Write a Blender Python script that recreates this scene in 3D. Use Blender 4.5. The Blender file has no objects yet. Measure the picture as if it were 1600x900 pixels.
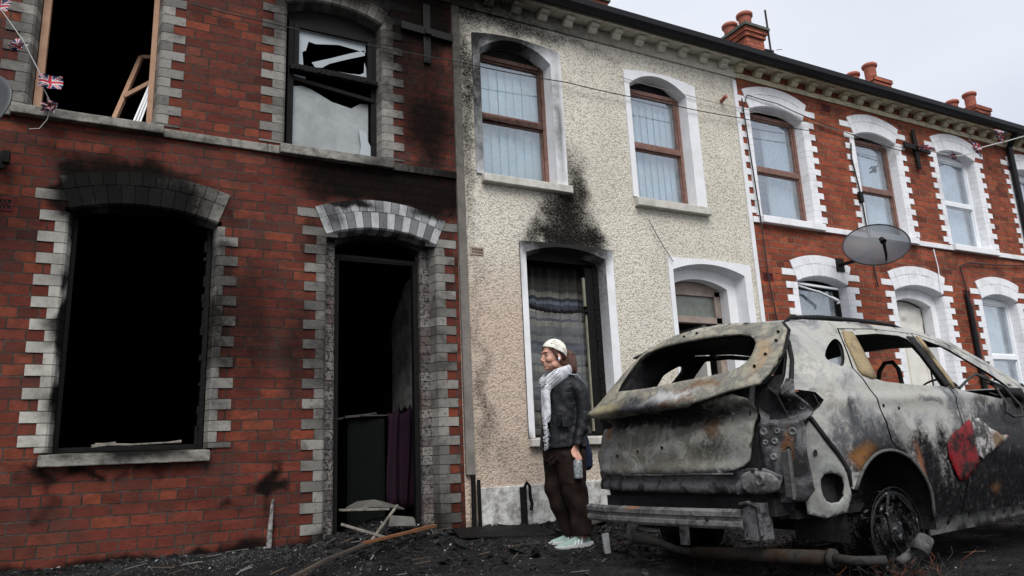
import bpy, bmesh, math, random
from math import sin, cos, pi, radians, sqrt, atan2
from mathutils import Vector, Matrix, noise as mnoise
from mathutils.geometry import delaunay_2d_cdt
random.seed(7)
S = bpy.context.scene
COL = S.collection

# ------------------------------------------------------------------ camera
YAW, PIT, ROL = .489889913, .226029484, -.0457436259
Fw = Vector((sin(YAW)*cos(PIT), cos(YAW)*cos(PIT), sin(PIT)))
Rt0 = Vector((cos(YAW), -sin(YAW), 0)); Up0 = Rt0.cross(Fw)
Rt = Rt0*cos(ROL)+Up0*sin(ROL); Up = -Rt0*sin(ROL)+Up0*cos(ROL)
cd = bpy.data.cameras.new('camera'); cam = bpy.data.objects.new('camera', cd); COL.objects.link(cam)
M = Matrix((Rt, Up, -Fw)).transposed().to_4x4(); M.translation = Vector((0, -5.69956669, .53))
cam.matrix_world = M
cd.sensor_width = 36; cd.lens = 36*1162.48313/1600; cd.clip_start = .05; cd.clip_end = 600
S.camera = cam

# ------------------------------------------------------------------ world, sun, exposure
SUN_EL, SUN_AZ = radians(52), radians(200)      # azimuth measured from +Y clockwise; light from behind the camera
w = bpy.data.worlds.new('World'); S.world = w; w.use_nodes = True
nt = w.node_tree; nt.nodes.clear()
out = nt.nodes.new('ShaderNodeOutputWorld'); bg = nt.nodes.new('ShaderNodeBackground')
sky = nt.nodes.new('ShaderNodeTexSky'); sky.sky_type = 'NISHITA'; sky.sun_disc = False
sky.sun_elevation = SUN_EL; sky.sun_rotation = SUN_AZ; sky.air_density = 1; sky.dust_density = 3
tc = nt.nodes.new('ShaderNodeTexCoord')
mp = nt.nodes.new('ShaderNodeMapping'); mp.inputs['Scale'].default_value = (1, 1, 2.6)
nz = nt.nodes.new('ShaderNodeTexNoise'); nz.inputs['Scale'].default_value = 1.6; nz.inputs['Detail'].default_value = 5
nz.inputs['Roughness'].default_value = .45
rp = nt.nodes.new('ShaderNodeValToRGB')
rp.color_ramp.elements[0].position = .3; rp.color_ramp.elements[0].color = (6.6, 7.0, 8.0, 1)
rp.color_ramp.elements[1].position = .72; rp.color_ramp.elements[1].color = (8.9, 9.2, 9.75, 1)
mx = nt.nodes.new('ShaderNodeMixRGB'); mx.inputs[0].default_value = .93
nt.links.new(tc.outputs['Generated'], mp.inputs['Vector']); nt.links.new(mp.outputs[0], nz.inputs['Vector'])
nt.links.new(nz.outputs['Fac'], rp.inputs[0])
nt.links.new(sky.outputs[0], mx.inputs[1]); nt.links.new(rp.outputs[0], mx.inputs[2])
nt.links.new(mx.outputs[0], bg.inputs['Color']); bg.inputs['Strength'].default_value = .086
nt.links.new(bg.outputs[0], out.inputs['Surface'])
sd = bpy.data.lights.new('sun', 'SUN'); sd.energy = 2.3; sd.angle = radians(34); sd.color = (1, .98, .95)
sun = bpy.data.objects.new('sun', sd); COL.objects.link(sun)
sdir = Vector((sin(SUN_AZ)*cos(SUN_EL), cos(SUN_AZ)*cos(SUN_EL), sin(SUN_EL)))
sun.rotation_euler = sdir.to_track_quat('Z', 'Y').to_euler(); sun.location = (0, -8, 12)
S.view_settings.view_transform = 'Standard'; S.view_settings.look = 'None'
S.view_settings.exposure = 0.40; S.view_settings.gamma = 1
S.render.engine = 'CYCLES'
S.cycles.max_bounces = 6; S.cycles.transparent_max_bounces = 12

# ------------------------------------------------------------------ node helpers
class N:
    def __init__(s, name, rough=.8, spec=.3, metal=0.):
        s.m = bpy.data.materials.new(name); s.m.use_nodes = True; s.t = s.m.node_tree
        s.b = s.t.nodes['Principled BSDF']; s.b.inputs['Roughness'].default_value = rough
        s.b.inputs['Specular IOR Level'].default_value = spec; s.b.inputs['Metallic'].default_value = metal
        s._pos = None
    def n(s, k): return s.t.nodes.new(k)
    def set(s, sock, v):
        if v is None: return
        if hasattr(v, 'is_output') or hasattr(v, 'node'): s.t.links.new(v, sock)
        else:
            if sock.type == 'RGBA' and len(v) == 3: v = (*v, 1)
            sock.default_value = v
    def math(s, op, a, b=None, c=None, clamp=False):
        x = s.n('ShaderNodeMath'); x.operation = op; x.use_clamp = clamp
        s.set(x.inputs[0], a); s.set(x.inputs[1], b)
        if c is not None: s.set(x.inputs[2], c)
        return x.outputs[0]
    def vm(s, op, a, b=None, o=0):
        x = s.n('ShaderNodeVectorMath'); x.operation = op; s.set(x.inputs[0], a)
        if b is not None:
            if op == 'SCALE': s.set(x.inputs['Scale'], b)
            else: s.set(x.inputs[1], b)
        return x.outputs['Value'] if op == 'LENGTH' else x.outputs[0]
    def mix(s, f, a, b, mode='MIX'):
        x = s.n('ShaderNodeMixRGB'); x.blend_type = mode; s.set(x.inputs[0], f); s.set(x.inputs[1], a); s.set(x.inputs[2], b)
        return x.outputs[0]
    def pos(s):
        if s._pos is None: s._pos = s.n('ShaderNodeNewGeometry').outputs['Position']
        return s._pos
    def obj(s): return s.n('ShaderNodeTexCoord').outputs['Object']
    def noise(s, vec, scale, det=4, rough=.55, dist=0., color=False):
        x = s.n('ShaderNodeTexNoise'); s.set(x.inputs['Vector'], vec); x.inputs['Scale'].default_value = scale
        x.inputs['Detail'].default_value = det; x.inputs['Roughness'].default_value = rough; x.inputs['Distortion'].default_value = dist
        return x.outputs['Color'] if color else x.outputs['Fac']
    def vor(s, vec, scale, feat='F1', o='Distance'):
        x = s.n('ShaderNodeTexVoronoi'); x.feature = feat; s.set(x.inputs['Vector'], vec); x.inputs['Scale'].default_value = scale
        return x.outputs[o]
    def ramp(s, f, st, interp='LINEAR'):
        x = s.n('ShaderNodeValToRGB'); r = x.color_ramp; r.interpolation = interp
        while len(r.elements) < len(st): r.elements.new(.5)
        for e, (p, c) in zip(r.elements, st):
            e.position = p; e.color = (c, c, c, 1) if isinstance(c, (int, float)) else (*c, 1)
        s.set(x.inputs[0], f); return x.outputs[0]
    def mr(s, v, a, b, c=0., d=1.):
        x = s.n('ShaderNodeMapRange'); x.interpolation_type = 'SMOOTHSTEP'; s.set(x.inputs[0], v)
        for i, q in enumerate((a, b, c, d)): x.inputs[i+1].default_value = q
        return x.outputs[0]
    def bump(s, h, st=.5, dist=.01, nrm=None):
        x = s.n('ShaderNodeBump'); x.inputs['Strength'].default_value = st; x.inputs['Distance'].default_value = dist
        s.set(x.inputs['Height'], h)
        if nrm is not None: s.set(x.inputs['Normal'], nrm)
        return x.outputs[0]
    def col(s, c): s.set(s.b.inputs['Base Color'], c); return s
    def nrm(s, h): s.set(s.b.inputs['Normal'], h); return s
    def rgh(s, h): s.set(s.b.inputs['Roughness'], h); return s
    def warp(s, vec, amp=.12, scale=5.):
        d = s.vm('SUBTRACT', s.noise(vec, scale, 4, .6, color=True), (.5, .5, .5))
        return s.vm('ADD', vec, s.vm('SCALE', d, amp*2))
    def blobs(s, vec, bl, amp=.12, scale=5.):
        """soot / stain mask: union of soft ellipsoids (cx,cy,cz,rx,ry,rz,strength), roughened by noise"""
        v = s.warp(vec, amp, scale); acc = None
        for cx, cy, cz, rx, ry, rz, k in bl:
            q = s.vm('MULTIPLY', s.vm('SUBTRACT', v, (cx, cy, cz)), (1/rx, 1/ry, 1/rz))
            f = s.mr(s.vm('LENGTH', q), 1.28, .28, 0, k)
            acc = f if acc is None else s.math('MAXIMUM', acc, f)
        return acc

BIG = 1e4
def bz(*l): return [(x, 0, z, rx, BIG, rz, k) for x, z, rx, rz, k in l]

SOOT1 = bz((-.22, 2.56, .26, .15, .97), (-.34, 2.42, .13, .2, .97), (-.42, 2.50, .08, .16, .8), (.05, 2.47, .30, .15, .85), (.3, 2.42, .25, .12, .5), (.0, 2.66, .5, .09, .6), (.15, 2.5, .5, .16, .6), (.80, 1.62, .26, .6, .5), (.62, 1.5, .08, .8, .5),
           (1.75, 2.84, .68, .15, .9), (2.3, 2.82, .36, .2, .85), (1.30, 2.35, .13, .25, .5), (1.22, 1.45, .16, .5, .45), (1.55, 4.74, 1.0, .30, .97), (2.2, 4.55, .42, .42, .93), (2.30, 3.35, .24, .36, .6), (2.26, 3.75, .30, .7, .55), (1.98, 4.1, .14, .5, .5), (1.9, 2.75, .75, .12, .7), (2.44, 2.2, .05, .6, .4),
           (.98, 4.3, .15, .5, .5), (1.02, .45, .05, .10, 1.0), (1.02, .38, .13, .03, .9), (-.37, 1.5, .04, 1.15, .97), (1.01, .18, .03, .22, .7), (1.5, 2.95, .6, .05, .6),
           (.72, .285, .08, .02, .8), (.1, -.03, 3., .08, .85), (-.1, .565, .55, .03, .75), (2.35, .15, .22, .2, .5), (-.85, .09, .1, .06, .7), (1.2, 4.66, .4, .25, .7), (-.3, 2.78, .4, .06, .45), (.1, .35, 1.2, .05, .25), (1.36, 1.2, .05, 1.2, .35), (2.33, 1.6, .05, .9, .3))
SOOT2 = bz((3.66, 2.54, .36, .17, .97), (3.68, 2.80, .28, .30, .95), (3.76, 3.15, .15, .36, .6), (3.45, 2.52, .3, .08, .7), (3.92, 2.5, .13, .2, .8), (3.4, 2.62, .2, .14, .6), (2.80, 4.75, .8, .18, .75), (2.66, 4.1, .12, .8, .7), (2.64, 3.2, .08, .8, .5), (3.9, 4.6, .5, .09, .3), (3.3, 4.62, .5, .10, .35),
           (2.72, 1.0, .09, .5, .5), (2.68, 1.9, .06, .5, .25), (2.9, .55, .1, .16, .25), (3.55, .0, 2.6, .04, .5), (3.08, .2, .05, .12, .3), (4.0, 4.64, .8, .05, .25))
SOOT3 = bz((8., .02, 6, .08, .5))
SOOTMAP = {}; STAIN_SHADE = {}
NOSOOT = bz((0, -5, .1, .1, .1))

def fbm(p, n=4):
    a = 0; f = 1; g = .5
    for _ in range(n): a += g*mnoise.noise(p*f); f *= 2.1; g *= .55
    return a
def soot_at(p, bl, amp=.10, scale=4.):
    p = Vector(p); q = p*scale; dx = fbm(q)*amp*2; dz = fbm(q+Vector((9, 3, 5)))*amp*2; a = 0
    for cx, cy, cz, rx, ry, rz, k in bl:
        d = math.hypot((p.x+dx-cx)/rx, (p.z+dz-cz)/rz); t = max(0, min(1, (1.6-d)/1.5)); a = 1-(1-a)*(1-k*t*t*(3-2*t))
    return min(1, a)
def stain_shade_at(p, bl):
    p = Vector(p); q = p*5; w = Vector((fbm(q), fbm(q+Vector((7, 2, 4))), fbm(q+Vector((1, 8, 3)))))*.09; p = p+w; C = [0, 0, 0]; A = 0
    for cx, cy, cz, rx, ry, rz, cc, k_ in bl:
        d = Vector(((p.x-cx)/rx, (p.y-cy)/ry, (p.z-cz)/rz)).length; t = max(0, min(1, (1.4-d)/1.1)); f = k_*t*t*(3-2*t)
        C = [a*(1-f)+b*f for a, b in zip(C, cc)]; A = A*(1-f)+f
    return [C[0]/A, C[1]/A, C[2]/A, A] if A > .001 else [0, 0, 0, 0]
def soot_attr(k):
    a = k.n('ShaderNodeAttribute'); a.attribute_name = 's'; return a.outputs['Fac']

def soot_mix(k, base, soot, blk=(.007, .0065, .006), fine=22.):
    f = k.math('ADD', soot, k.math('MULTIPLY', k.math('SUBTRACT', k.noise(k.pos(), fine, 4, .65), .5), k.math('MULTIPLY', k.math('ADD', soot, .15), .55)))
    f = k.mr(f, -.03, .78)
    f = k.math('MULTIPLY', f, k.math('GREATER_THAN', soot, .001))
    s0 = k.b.inputs['Specular IOR Level'].default_value; k.set(k.b.inputs['Specular IOR Level'], k.math('MULTIPLY', k.math('SUBTRACT', 1.02, f), s0))
    return k.mix(f, base, k.mix(.972, base, blk)), f

def wallvec(k):
    sp = k.n('ShaderNodeSeparateXYZ'); k.t.links.new(k.pos(), sp.inputs[0])
    cb = k.n('ShaderNodeCombineXYZ'); k.set(cb.inputs[0], k.math('ADD', sp.outputs[0], sp.outputs[1])); k.set(cb.inputs[1], k.math('SUBTRACT', sp.outputs[2], .06))
    return cb.outputs[0], sp

def m_brick(name, c1, c2, mortar, soot, dirt=.35, bump=.8, bw=.226, rh=.0755):
    k = N(name, .88, .25); v, sp = wallvec(k)
    dv = k.vm('ADD', v, k.vm('SCALE', k.vm('SUBTRACT', k.noise(v, 9, 4, .7, color=True), (.5, .5, .5)), .017))
    b = k.n('ShaderNodeTexBrick'); k.set(b.inputs['Vector'], dv); b.inputs['Scale'].default_value = 1
    b.inputs['Brick Width'].default_value = bw; b.inputs['Row Height'].default_value = rh; b.inputs['Mortar Size'].default_value = .0048
    b.inputs['Mortar Smooth'].default_value = .25; b.inputs['Bias'].default_value = -.1; b.offset = .5; b.squash = .5; b.squash_frequency = 4
    k.set(b.inputs['Color1'], (0, 0, 0)); k.set(b.inputs['Color2'], (1, 1, 1)); k.set(b.inputs['Mortar'], (.5, .5, .5))
    per = b.outputs['Color']
    cell = k.ramp(per, [(0, c1), (.3, tuple(x*.72 for x in c1)), (.5, tuple(x*1.15 for x in c1)), (.72, c2), (.88, tuple(x*.36 for x in c1)), (1, tuple(x*1.3 for x in c2))])
    cell = k.mix(k.mr(k.vor(k.vm('MULTIPLY', v, (1, 3, 1)), 4.4, 'F1', 'Color'), .55, .8, 0, .45), cell, tuple(x*.4 for x in c1))
    n1 = k.noise(v, 3.2, 6, .65); n2 = k.noise(v, 60, 4, .7); n3 = k.noise(v, 14, 3, .6)
    cell = k.mix(k.mr(n3, .35, .75, 0, .55), cell, tuple(x*.55 for x in c1))
    cell = k.mix(k.mr(n2, .45, .8, 0, .5), cell, (.02, .015, .012))
    cell = k.mix(k.mr(n1, .42, .75, 0, dirt), cell, (.035, .028, .024))
    mo = k.mix(k.mr(k.noise(v, 25, 4, .7), .35, .7), mortar, tuple(x*.3 for x in mortar))
    # patches of the joints coloured near black, painting shadow lines between bricks
    mo = k.mix(k.mr(k.noise(v, 5, 5, .65), .42, .62, 0, .8), mo, (.02, .018, .016))
    c = k.mix(b.outputs['Fac'], cell, mo)
    # lime bloom
    c = k.mix(k.mr(k.noise(v, 7, 6, .8), .66, .8, 0, .35), c, (.35, .32, .28))
    c, f = soot_mix(k, c, soot_attr(k) if soot is SOOT1 else k.blobs(k.pos(), soot, .16, 4.))
    h = k.math('SUBTRACT', k.math('MULTIPLY', n2, .35), k.math('MULTIPLY', b.outputs['Fac'], 1.3))
    h = k.math('ADD', h, k.math('MULTIPLY', n3, .6)); h = k.math('ADD', h, k.math('MULTIPLY', per, .12))
    k.col(c).nrm(k.bump(h, bump, .012)); return k.m

def m_block(name, c, soot, var=.25, worn=.3, wornc=(.2, .19, .17), rough=.8, spk=0.):
    """painted brick or stone whose blocks carry a random 'v' attribute"""
    k = N(name, rough, .3); a = k.n('ShaderNodeAttribute'); a.attribute_name = 'v'
    p = k.pos(); n1 = k.noise(p, 30, 5, .7); n2 = k.noise(p, 4, 5, .65)
    cc = k.mix(k.math('MULTIPLY', a.outputs['Fac'], var), c, tuple(x*.25 for x in c))
    cc = k.mix(k.mr(n1, .5, .75, 0, worn), cc, wornc)
    cc = k.mix(k.mr(n2, .45, .72, 0, worn*1.1), cc, tuple(x*.7 for x in wornc))
    if spk: cc = k.mix(k.mr(k.noise(p, 42, 3, .8), .5, .56, 0, spk), cc, (.02, .02, .02))
    cc, f = soot_mix(k, cc, soot_attr(k) if soot is SOOT1 else k.blobs(p, soot, .12, 5.), (.007, .0068, .0066), 35)
    k.col(cc).nrm(k.bump(k.math('ADD', n1, k.math('MULTIPLY', n2, .5)), .5, .006)); return k.m

def m_plain(name, c, rough=.7, var=.25, scale=12, spec=.3, metal=0., bump=.25, soot=None, dirt=None, coord='pos'):
    k = N(name, rough, spec, metal); p = k.pos() if coord == 'pos' else k.obj()
    n = k.noise(p, scale, 5, .65); n2 = k.noise(p, scale*6, 3, .7)
    cc = k.mix(k.mr(n, .35, .7, 0, var), c, dirt or tuple(x*.35 for x in c))
    cc = k.mix(k.mr(n2, .5, .8, 0, var*.8), cc, dirt or tuple(x*.4 for x in c))
    if soot: SOOTMAP[name] = soot; cc, f = soot_mix(k, cc, soot_attr(k))
    k.col(cc)
    if bump: k.nrm(k.bump(k.math('ADD', n, n2), bump, .004))
    return k.m

def m_dash(name):
    k = N(name, .9, .2); p = k.pos()
    v1 = k.vor(k.warp(p, .02, 30), 58); n1 = k.noise(p, 70, 4, .7); n2 = k.noise(p, 1.7, 5, .6); n3 = k.noise(k.vm('MULTIPLY', p, (1, 1, 1.5)), 34, 4, .6, 1.2)
    sp = k.n('ShaderNodeSeparateXYZ'); k.t.links.new(p, sp.inputs[0])
    cream = k.mix(k.mr(n2, .35, .7), (.74, .70, .60), (.66, .62, .53))
    pinkm = k.math('MULTIPLY', k.mr(sp.outputs[0], 4.0, 3.05), k.mr(sp.outputs[2], 2.6, 1.7))
    pinkm = k.math('MAXIMUM', pinkm, k.math('MULTIPLY', k.mr(sp.outputs[2], 1.7, .6), .55))
    cream = k.mix(k.math('MULTIPLY', pinkm, .8), cream, (.56, .42, .335))
    pit = k.math('ADD', k.math('MULTIPLY', v1, .8), k.math('MULTIPLY', n3, .75))
    c = k.mix(k.mr(pit, .70, 1.0, 0, .55), cream, tuple(x*.35 for x in (.6, .5, .4)))
    c = k.mix(k.mr(k.noise(p, 55, 3, .7), .64, .72, 0, .45), c, (.2, .17, .13))
    st = k.noise(k.vm('MULTIPLY', p, (7, 7, .7)), 1., 5, .65); c = k.mix(k.mr(st, .52, .75, 0, .28), c, (.30, .28, .22)); c = k.mix(k.mr(k.noise(p, .9, 5, .6), .5, .68, 0, .25), c, (.40, .36, .28))
    so = soot_attr(k)
    f = k.math('ADD', so, k.math('MULTIPLY', k.math('SUBTRACT', pit, .68), k.math('MULTIPLY', so, .65)))
    f = k.mr(f, -.12, .98, 0, .985); k.set(k.b.inputs['Specular IOR Level'], k.math('MULTIPLY', k.math('SUBTRACT', 1.02, f), .2))
    c = k.mix(f, c, (.007, .0065, .006))
    h = k.math('SUBTRACT', k.math('MULTIPLY', n1, .25), k.math('MULTIPLY', pit, 1.3))
    k.col(c).nrm(k.bump(h, .62, .012)); return k.m

def m_mottle(name, cols, scale=6., rough=.75, spec=.3, metal=0., blobs=(), bump=.35, fine=(.05, .04, .03), finek=.4, warp=.08, bdist=.006, craze=None):
    """burnt sheet metal: a ramp of ash, bare steel and rust driven by noise, then local stains and painted shade (centre, radius, colour, strength)"""
    k = N(name, rough+.08, spec*.28, metal*.4); p = k.obj()
    n = k.noise(k.warp(p, .16, 2.2), scale, 7, .62, .8); st = [(i/(len(cols)-1)*.42+.29, c) for i, c in enumerate(cols)]
    c = k.ramp(n, st)
    if blobs:
        STAIN_SHADE[name] = list(blobs); a = k.n('ShaderNodeAttribute'); a.attribute_name = 'st'
        f = k.math('ADD', a.outputs['Alpha'], k.math('MULTIPLY', k.math('SUBTRACT', k.noise(p, 22, 7, .8, .5), .5), k.math('MULTIPLY', k.math('SUBTRACT', 1.25, a.outputs['Alpha']), k.math('MULTIPLY', a.outputs['Alpha'], 6.))))
        c = k.mix(k.mr(f, .10, .95), c, k.mix(k.math('MULTIPLY', k.mr(k.noise(p, 30, 5, .75), .45, .7), .5), a.outputs['Color'], (.03, .028, .026)))
    n2 = k.noise(p, 70, 4, .75)
    c = k.mix(k.mr(n2, .52, .72, 0, finek), c, fine)
    if craze:
        cr = k.vor(k.warp(p, .02, 30), 46, 'DISTANCE_TO_EDGE'); c = k.mix(k.math('MULTIPLY', k.math('MULTIPLY', k.mr(cr, .0, .14), k.mr(k.noise(p, 60, 3), .4, .6)), k.math('MULTIPLY', k.blobs(p, [craze], .08, 8), .8)), c, (.035, .034, .03))
    k.col(c).nrm(k.bump(k.math('ADD', k.math('MULTIPLY', n, 1.6), n2), bump, bdist))
    lum = k.n('ShaderNodeRGBToBW'); k.set(lum.inputs[0], c); k.set(k.b.inputs['Specular IOR Level'], k.math('MULTIPLY', k.mr(lum.outputs[0], .0, .15, .12, 1.), spec*.5)); return k.m

def m_glass(name, tint=(.9, .95, .97), dirt=.15):
    m = bpy.data.materials.new(name); m.use_nodes = True; t = m.node_tree; t.nodes.clear()
    o = t.nodes.new('ShaderNodeOutputMaterial'); tr = t.nodes.new('ShaderNodeBsdfTransparent'); gl = t.nodes.new('ShaderNodeBsdfGlossy')
    tr.inputs[0].default_value = (*tint, 1); gl.inputs['Roughness'].default_value = .04; gl.inputs[0].default_value = (.9, .93, 1, 1)
    lw = t.nodes.new('ShaderNodeLayerWeight'); lw.inputs[0].default_value = .5
    fr = t.nodes.new('ShaderNodeMapRange'); fr.inputs[1].default_value = .15; fr.inputs[2].default_value = 1.; fr.inputs[3].default_value = .10; fr.inputs[4].default_value = .6; t.links.new(lw.outputs['Facing'], fr.inputs[0])
    mxs = t.nodes.new('ShaderNodeMixShader'); df = t.nodes.new('ShaderNodeBsdfDiffuse'); df.inputs[0].default_value = (.45, .47, .47, 1)
    nz = t.nodes.new('ShaderNodeTexNoise'); nz.inputs['Scale'].default_value = 6; nz.inputs['Detail'].default_value = 6
    mt = t.nodes.new('ShaderNodeMapRange'); mt.inputs[1].default_value = .4; mt.inputs[2].default_value = .75; mt.inputs[4].default_value = dirt
    tcc = t.nodes.new('ShaderNodeNewGeometry'); t.links.new(tcc.outputs['Position'], nz.inputs['Vector'])
    t.links.new(nz.outputs['Fac'], mt.inputs[0]); m2 = t.nodes.new('ShaderNodeMixShader')
    t.links.new(fr.outputs[0], mxs.inputs[0]); t.links.new(tr.outputs[0], mxs.inputs[1]); t.links.new(gl.outputs[0], mxs.inputs[2])
    t.links.new(mt.outputs[0], m2.inputs[0]); t.links.new(mxs.outputs[0], m2.inputs[1]); t.links.new(df.outputs[0], m2.inputs[2])
    t.links.new(m2.outputs[0], o.inputs['Surface']); return m

BR1, BR2 = (.215, .036, .014), (.27, .06, .024)
M_ = {}
M_['brick1'] = m_brick('scorched_brick', (.135, .028, .017), (.215, .050, .024), (.075, .066, .055), SOOT1, .72, bump=1.)
M_['brick3'] = m_brick('red_brick', (.30, .066, .032), (.37, .098, .042), (.24, .20, .145), SOOT3, .45, bump=.9)
M_['chimbrick'] = m_brick('chimney_brick', (.42, .12, .07), (.5, .15, .09), (.14, .1, .09), NOSOOT, .3)
M_['dash'] = m_dash('pebble_dash')
M_['quoin1'] = m_block('weathered_painted_brick', (.27, .255, .232), SOOT1, .75, .9, (.07, .062, .053))
M_['quoinL'] = m_block('pale_painted_brick', (.44, .42, .375), SOOT1, .45, .6, (.17, .155, .13))
M_['doorring'] = m_block('door_arch_blocks', (.43, .435, .44), bz((1.5, 2.64, .35, .07, .9), (1.42, 2.55, .12, .2, .5), (2.3, 2.62, .25, .07, .8), (1.85, 2.40, .45, .03, .5)), 1., .5, (.07, .07, .068))
M_['speckle'] = m_block('peeled_jamb_brick', (.22, .205, .19), bz((1.85, 2.4, .6, .2, .8)), .85, .5, (.10, .018, .014), spk=.97)
M_['white3'] = m_block('white_masonry_paint', (.78, .785, .805), SOOT3, .10, .32, (.42, .41, .39))
M_['white2'] = m_plain('white_band_paint', (.74, .745, .765), .75, .22, 5, soot=bz((3.1, 4.50, .60, .18, .8), (2.76, 3.9, .08, 1.0, .8), (3.62, 2.47, .62, .15, 1.0), (4.03, 2.3, .07, .10, .6), (3.1, .66, .07, .09, .9), (3.62, 3.7, .07, .7, .55), (3.16, 2.2, .05, .3, .3)), dirt=(.42, .41, .37))
M_['band1'] = m_plain('grey_stone', (.28, .265, .235), .85, .75, 13, dirt=(.06, .055, .048), soot=bz((2.35, 3., .55, .15, .9), (.2, .665, .28, .06, .8), (-.05, .70, .5, .02, .7), (1.75, 3., .2, .04, .7), (.1, 2.97, .5, .02, .5)), bump=.9)
M_['sill2'] = m_plain('pale_cream_stone', (.55, .53, .48), .85, .5, 8, dirt=(.22, .2, .17), bump=.5)
M_['cream'] = m_plain('cream_terracotta', (.58, .52, .36), .7, .5, 7, dirt=(.22, .19, .13), bump=.4)
M_['cream2'] = m_plain('cream_painted_cornice', (.62, .59, .49), .75, .4, 7, dirt=(.3, .28, .22), bump=.4, soot=bz((2.4, 4.85, 1.1, .5, .8)))
M_['plinth'] = m_plain('chipped_white_plinth', (.62, .62, .60), .8, .75, 14, dirt=(.10, .08, .065), bump=.8, soot=bz((3.5, .02, 3, .05, .9)))
M_['strip'] = m_plain('grey_cement_strip', (.21, .19, .17), .85, .5, 6, bump=.5, soot=bz((2.56, 4.5, .3, .8, .55)))
M_['gutter'] = m_plain('black_gutter', (.009, .009, .011), .5, .3, 10, bump=.1, spec=.2)
M_['slate'] = m_plain('dark_slate', (.04, .04, .045), .7, .4, 10)
M_['pinkwood'] = m_plain('faded_pink_brown_wood', (.23, .125, .10), .65, .6, 20, dirt=(.06, .03, .024), soot=bz((3.2, 4.3, .5, .16, .7), (3.2, 3.68, .6, .05, .9), (4.9, 3.67, .4, .03, .7)))
M_['rawwood'] = m_plain('raw_timber', (.40, .24, .155), .7, .45, 9, dirt=(.2, .1, .06))
M_['charwood'] = m_plain('charred_timber', (.008, .0075, .0075), .6, .5, 25, spec=.12, bump=1.)
M_['char'] = m_plain('charred_plaster', (.008, .0075, .007), .95, .5, 5, spec=.05, bump=1.)
M_['hallwall'] = m_plain('smoke_stained_plaster', (.34, .33, .31), .95, .7, 6, bump=.8, dirt=(.02, .02, .02))
M_['pvc'] = m_plain('white_plastic', (.80, .82, .85), .35, .1, 6, bump=.05)
M_['blind'] = m_plain('pale_blind_fabric', (.72, .76, .765), .8, .12, 3, bump=.1)
M_['net'] = m_plain('net_curtain', (.62, .66, .66), .9, .15, 5, bump=.1)
M_['netg'] = m_plain('grey_net_curtain', (.55, .60, .58), .9, .15, 5, bump=.1)
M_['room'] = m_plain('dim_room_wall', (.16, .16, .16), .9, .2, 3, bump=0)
M_['board'] = m_plain('off_white_board', (.70, .68, .62), .6, .25, 4, dirt=(.4, .36, .3))
M_['glass'] = m_glass('window_glass', dirt=.2); M_['glassd'] = m_glass('dirty_glass', (.8, .85, .86), .55)
M_['glassb'] = m_glass('sooty_glass', (.85, .85, .85), .12)
for n_ in M_['glassb'].node_tree.nodes:
    if n_.type == 'MAP_RANGE' and abs(n_.inputs[3].default_value-.10) < 1e-4: n_.inputs[3].default_value = .03; n_.inputs[4].default_value = .3
M_['smokeglass'] = m_plain('smoked_glass_sheet', (.31, .335, .335), .25, .45, 3, spec=.6, bump=.05, dirt=(.12, .12, .12))
M_['shard'] = m_plain('glass_shard', (.36, .40, .42), .2, .1, 3, spec=.7, bump=0)
M_['black'] = m_plain('black_iron', (.012, .0115, .011), .6, .4, 12, spec=.15)
M_['cable'] = m_plain('cable_black', (.03, .028, .026), .7, .2, 8, bump=0)
M_['terracotta'] = m_plain('terracotta_pot', (.40, .13, .085), .8, .35, 10)
M_['purple'] = m_plain('purple_cloth', (.014, .0014, .011), .9, .5, 8)
M_['cab'] = m_plain('dark_green_grey_panel', (.004, .0055, .0055), .7, .3, 5, spec=.1)

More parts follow.
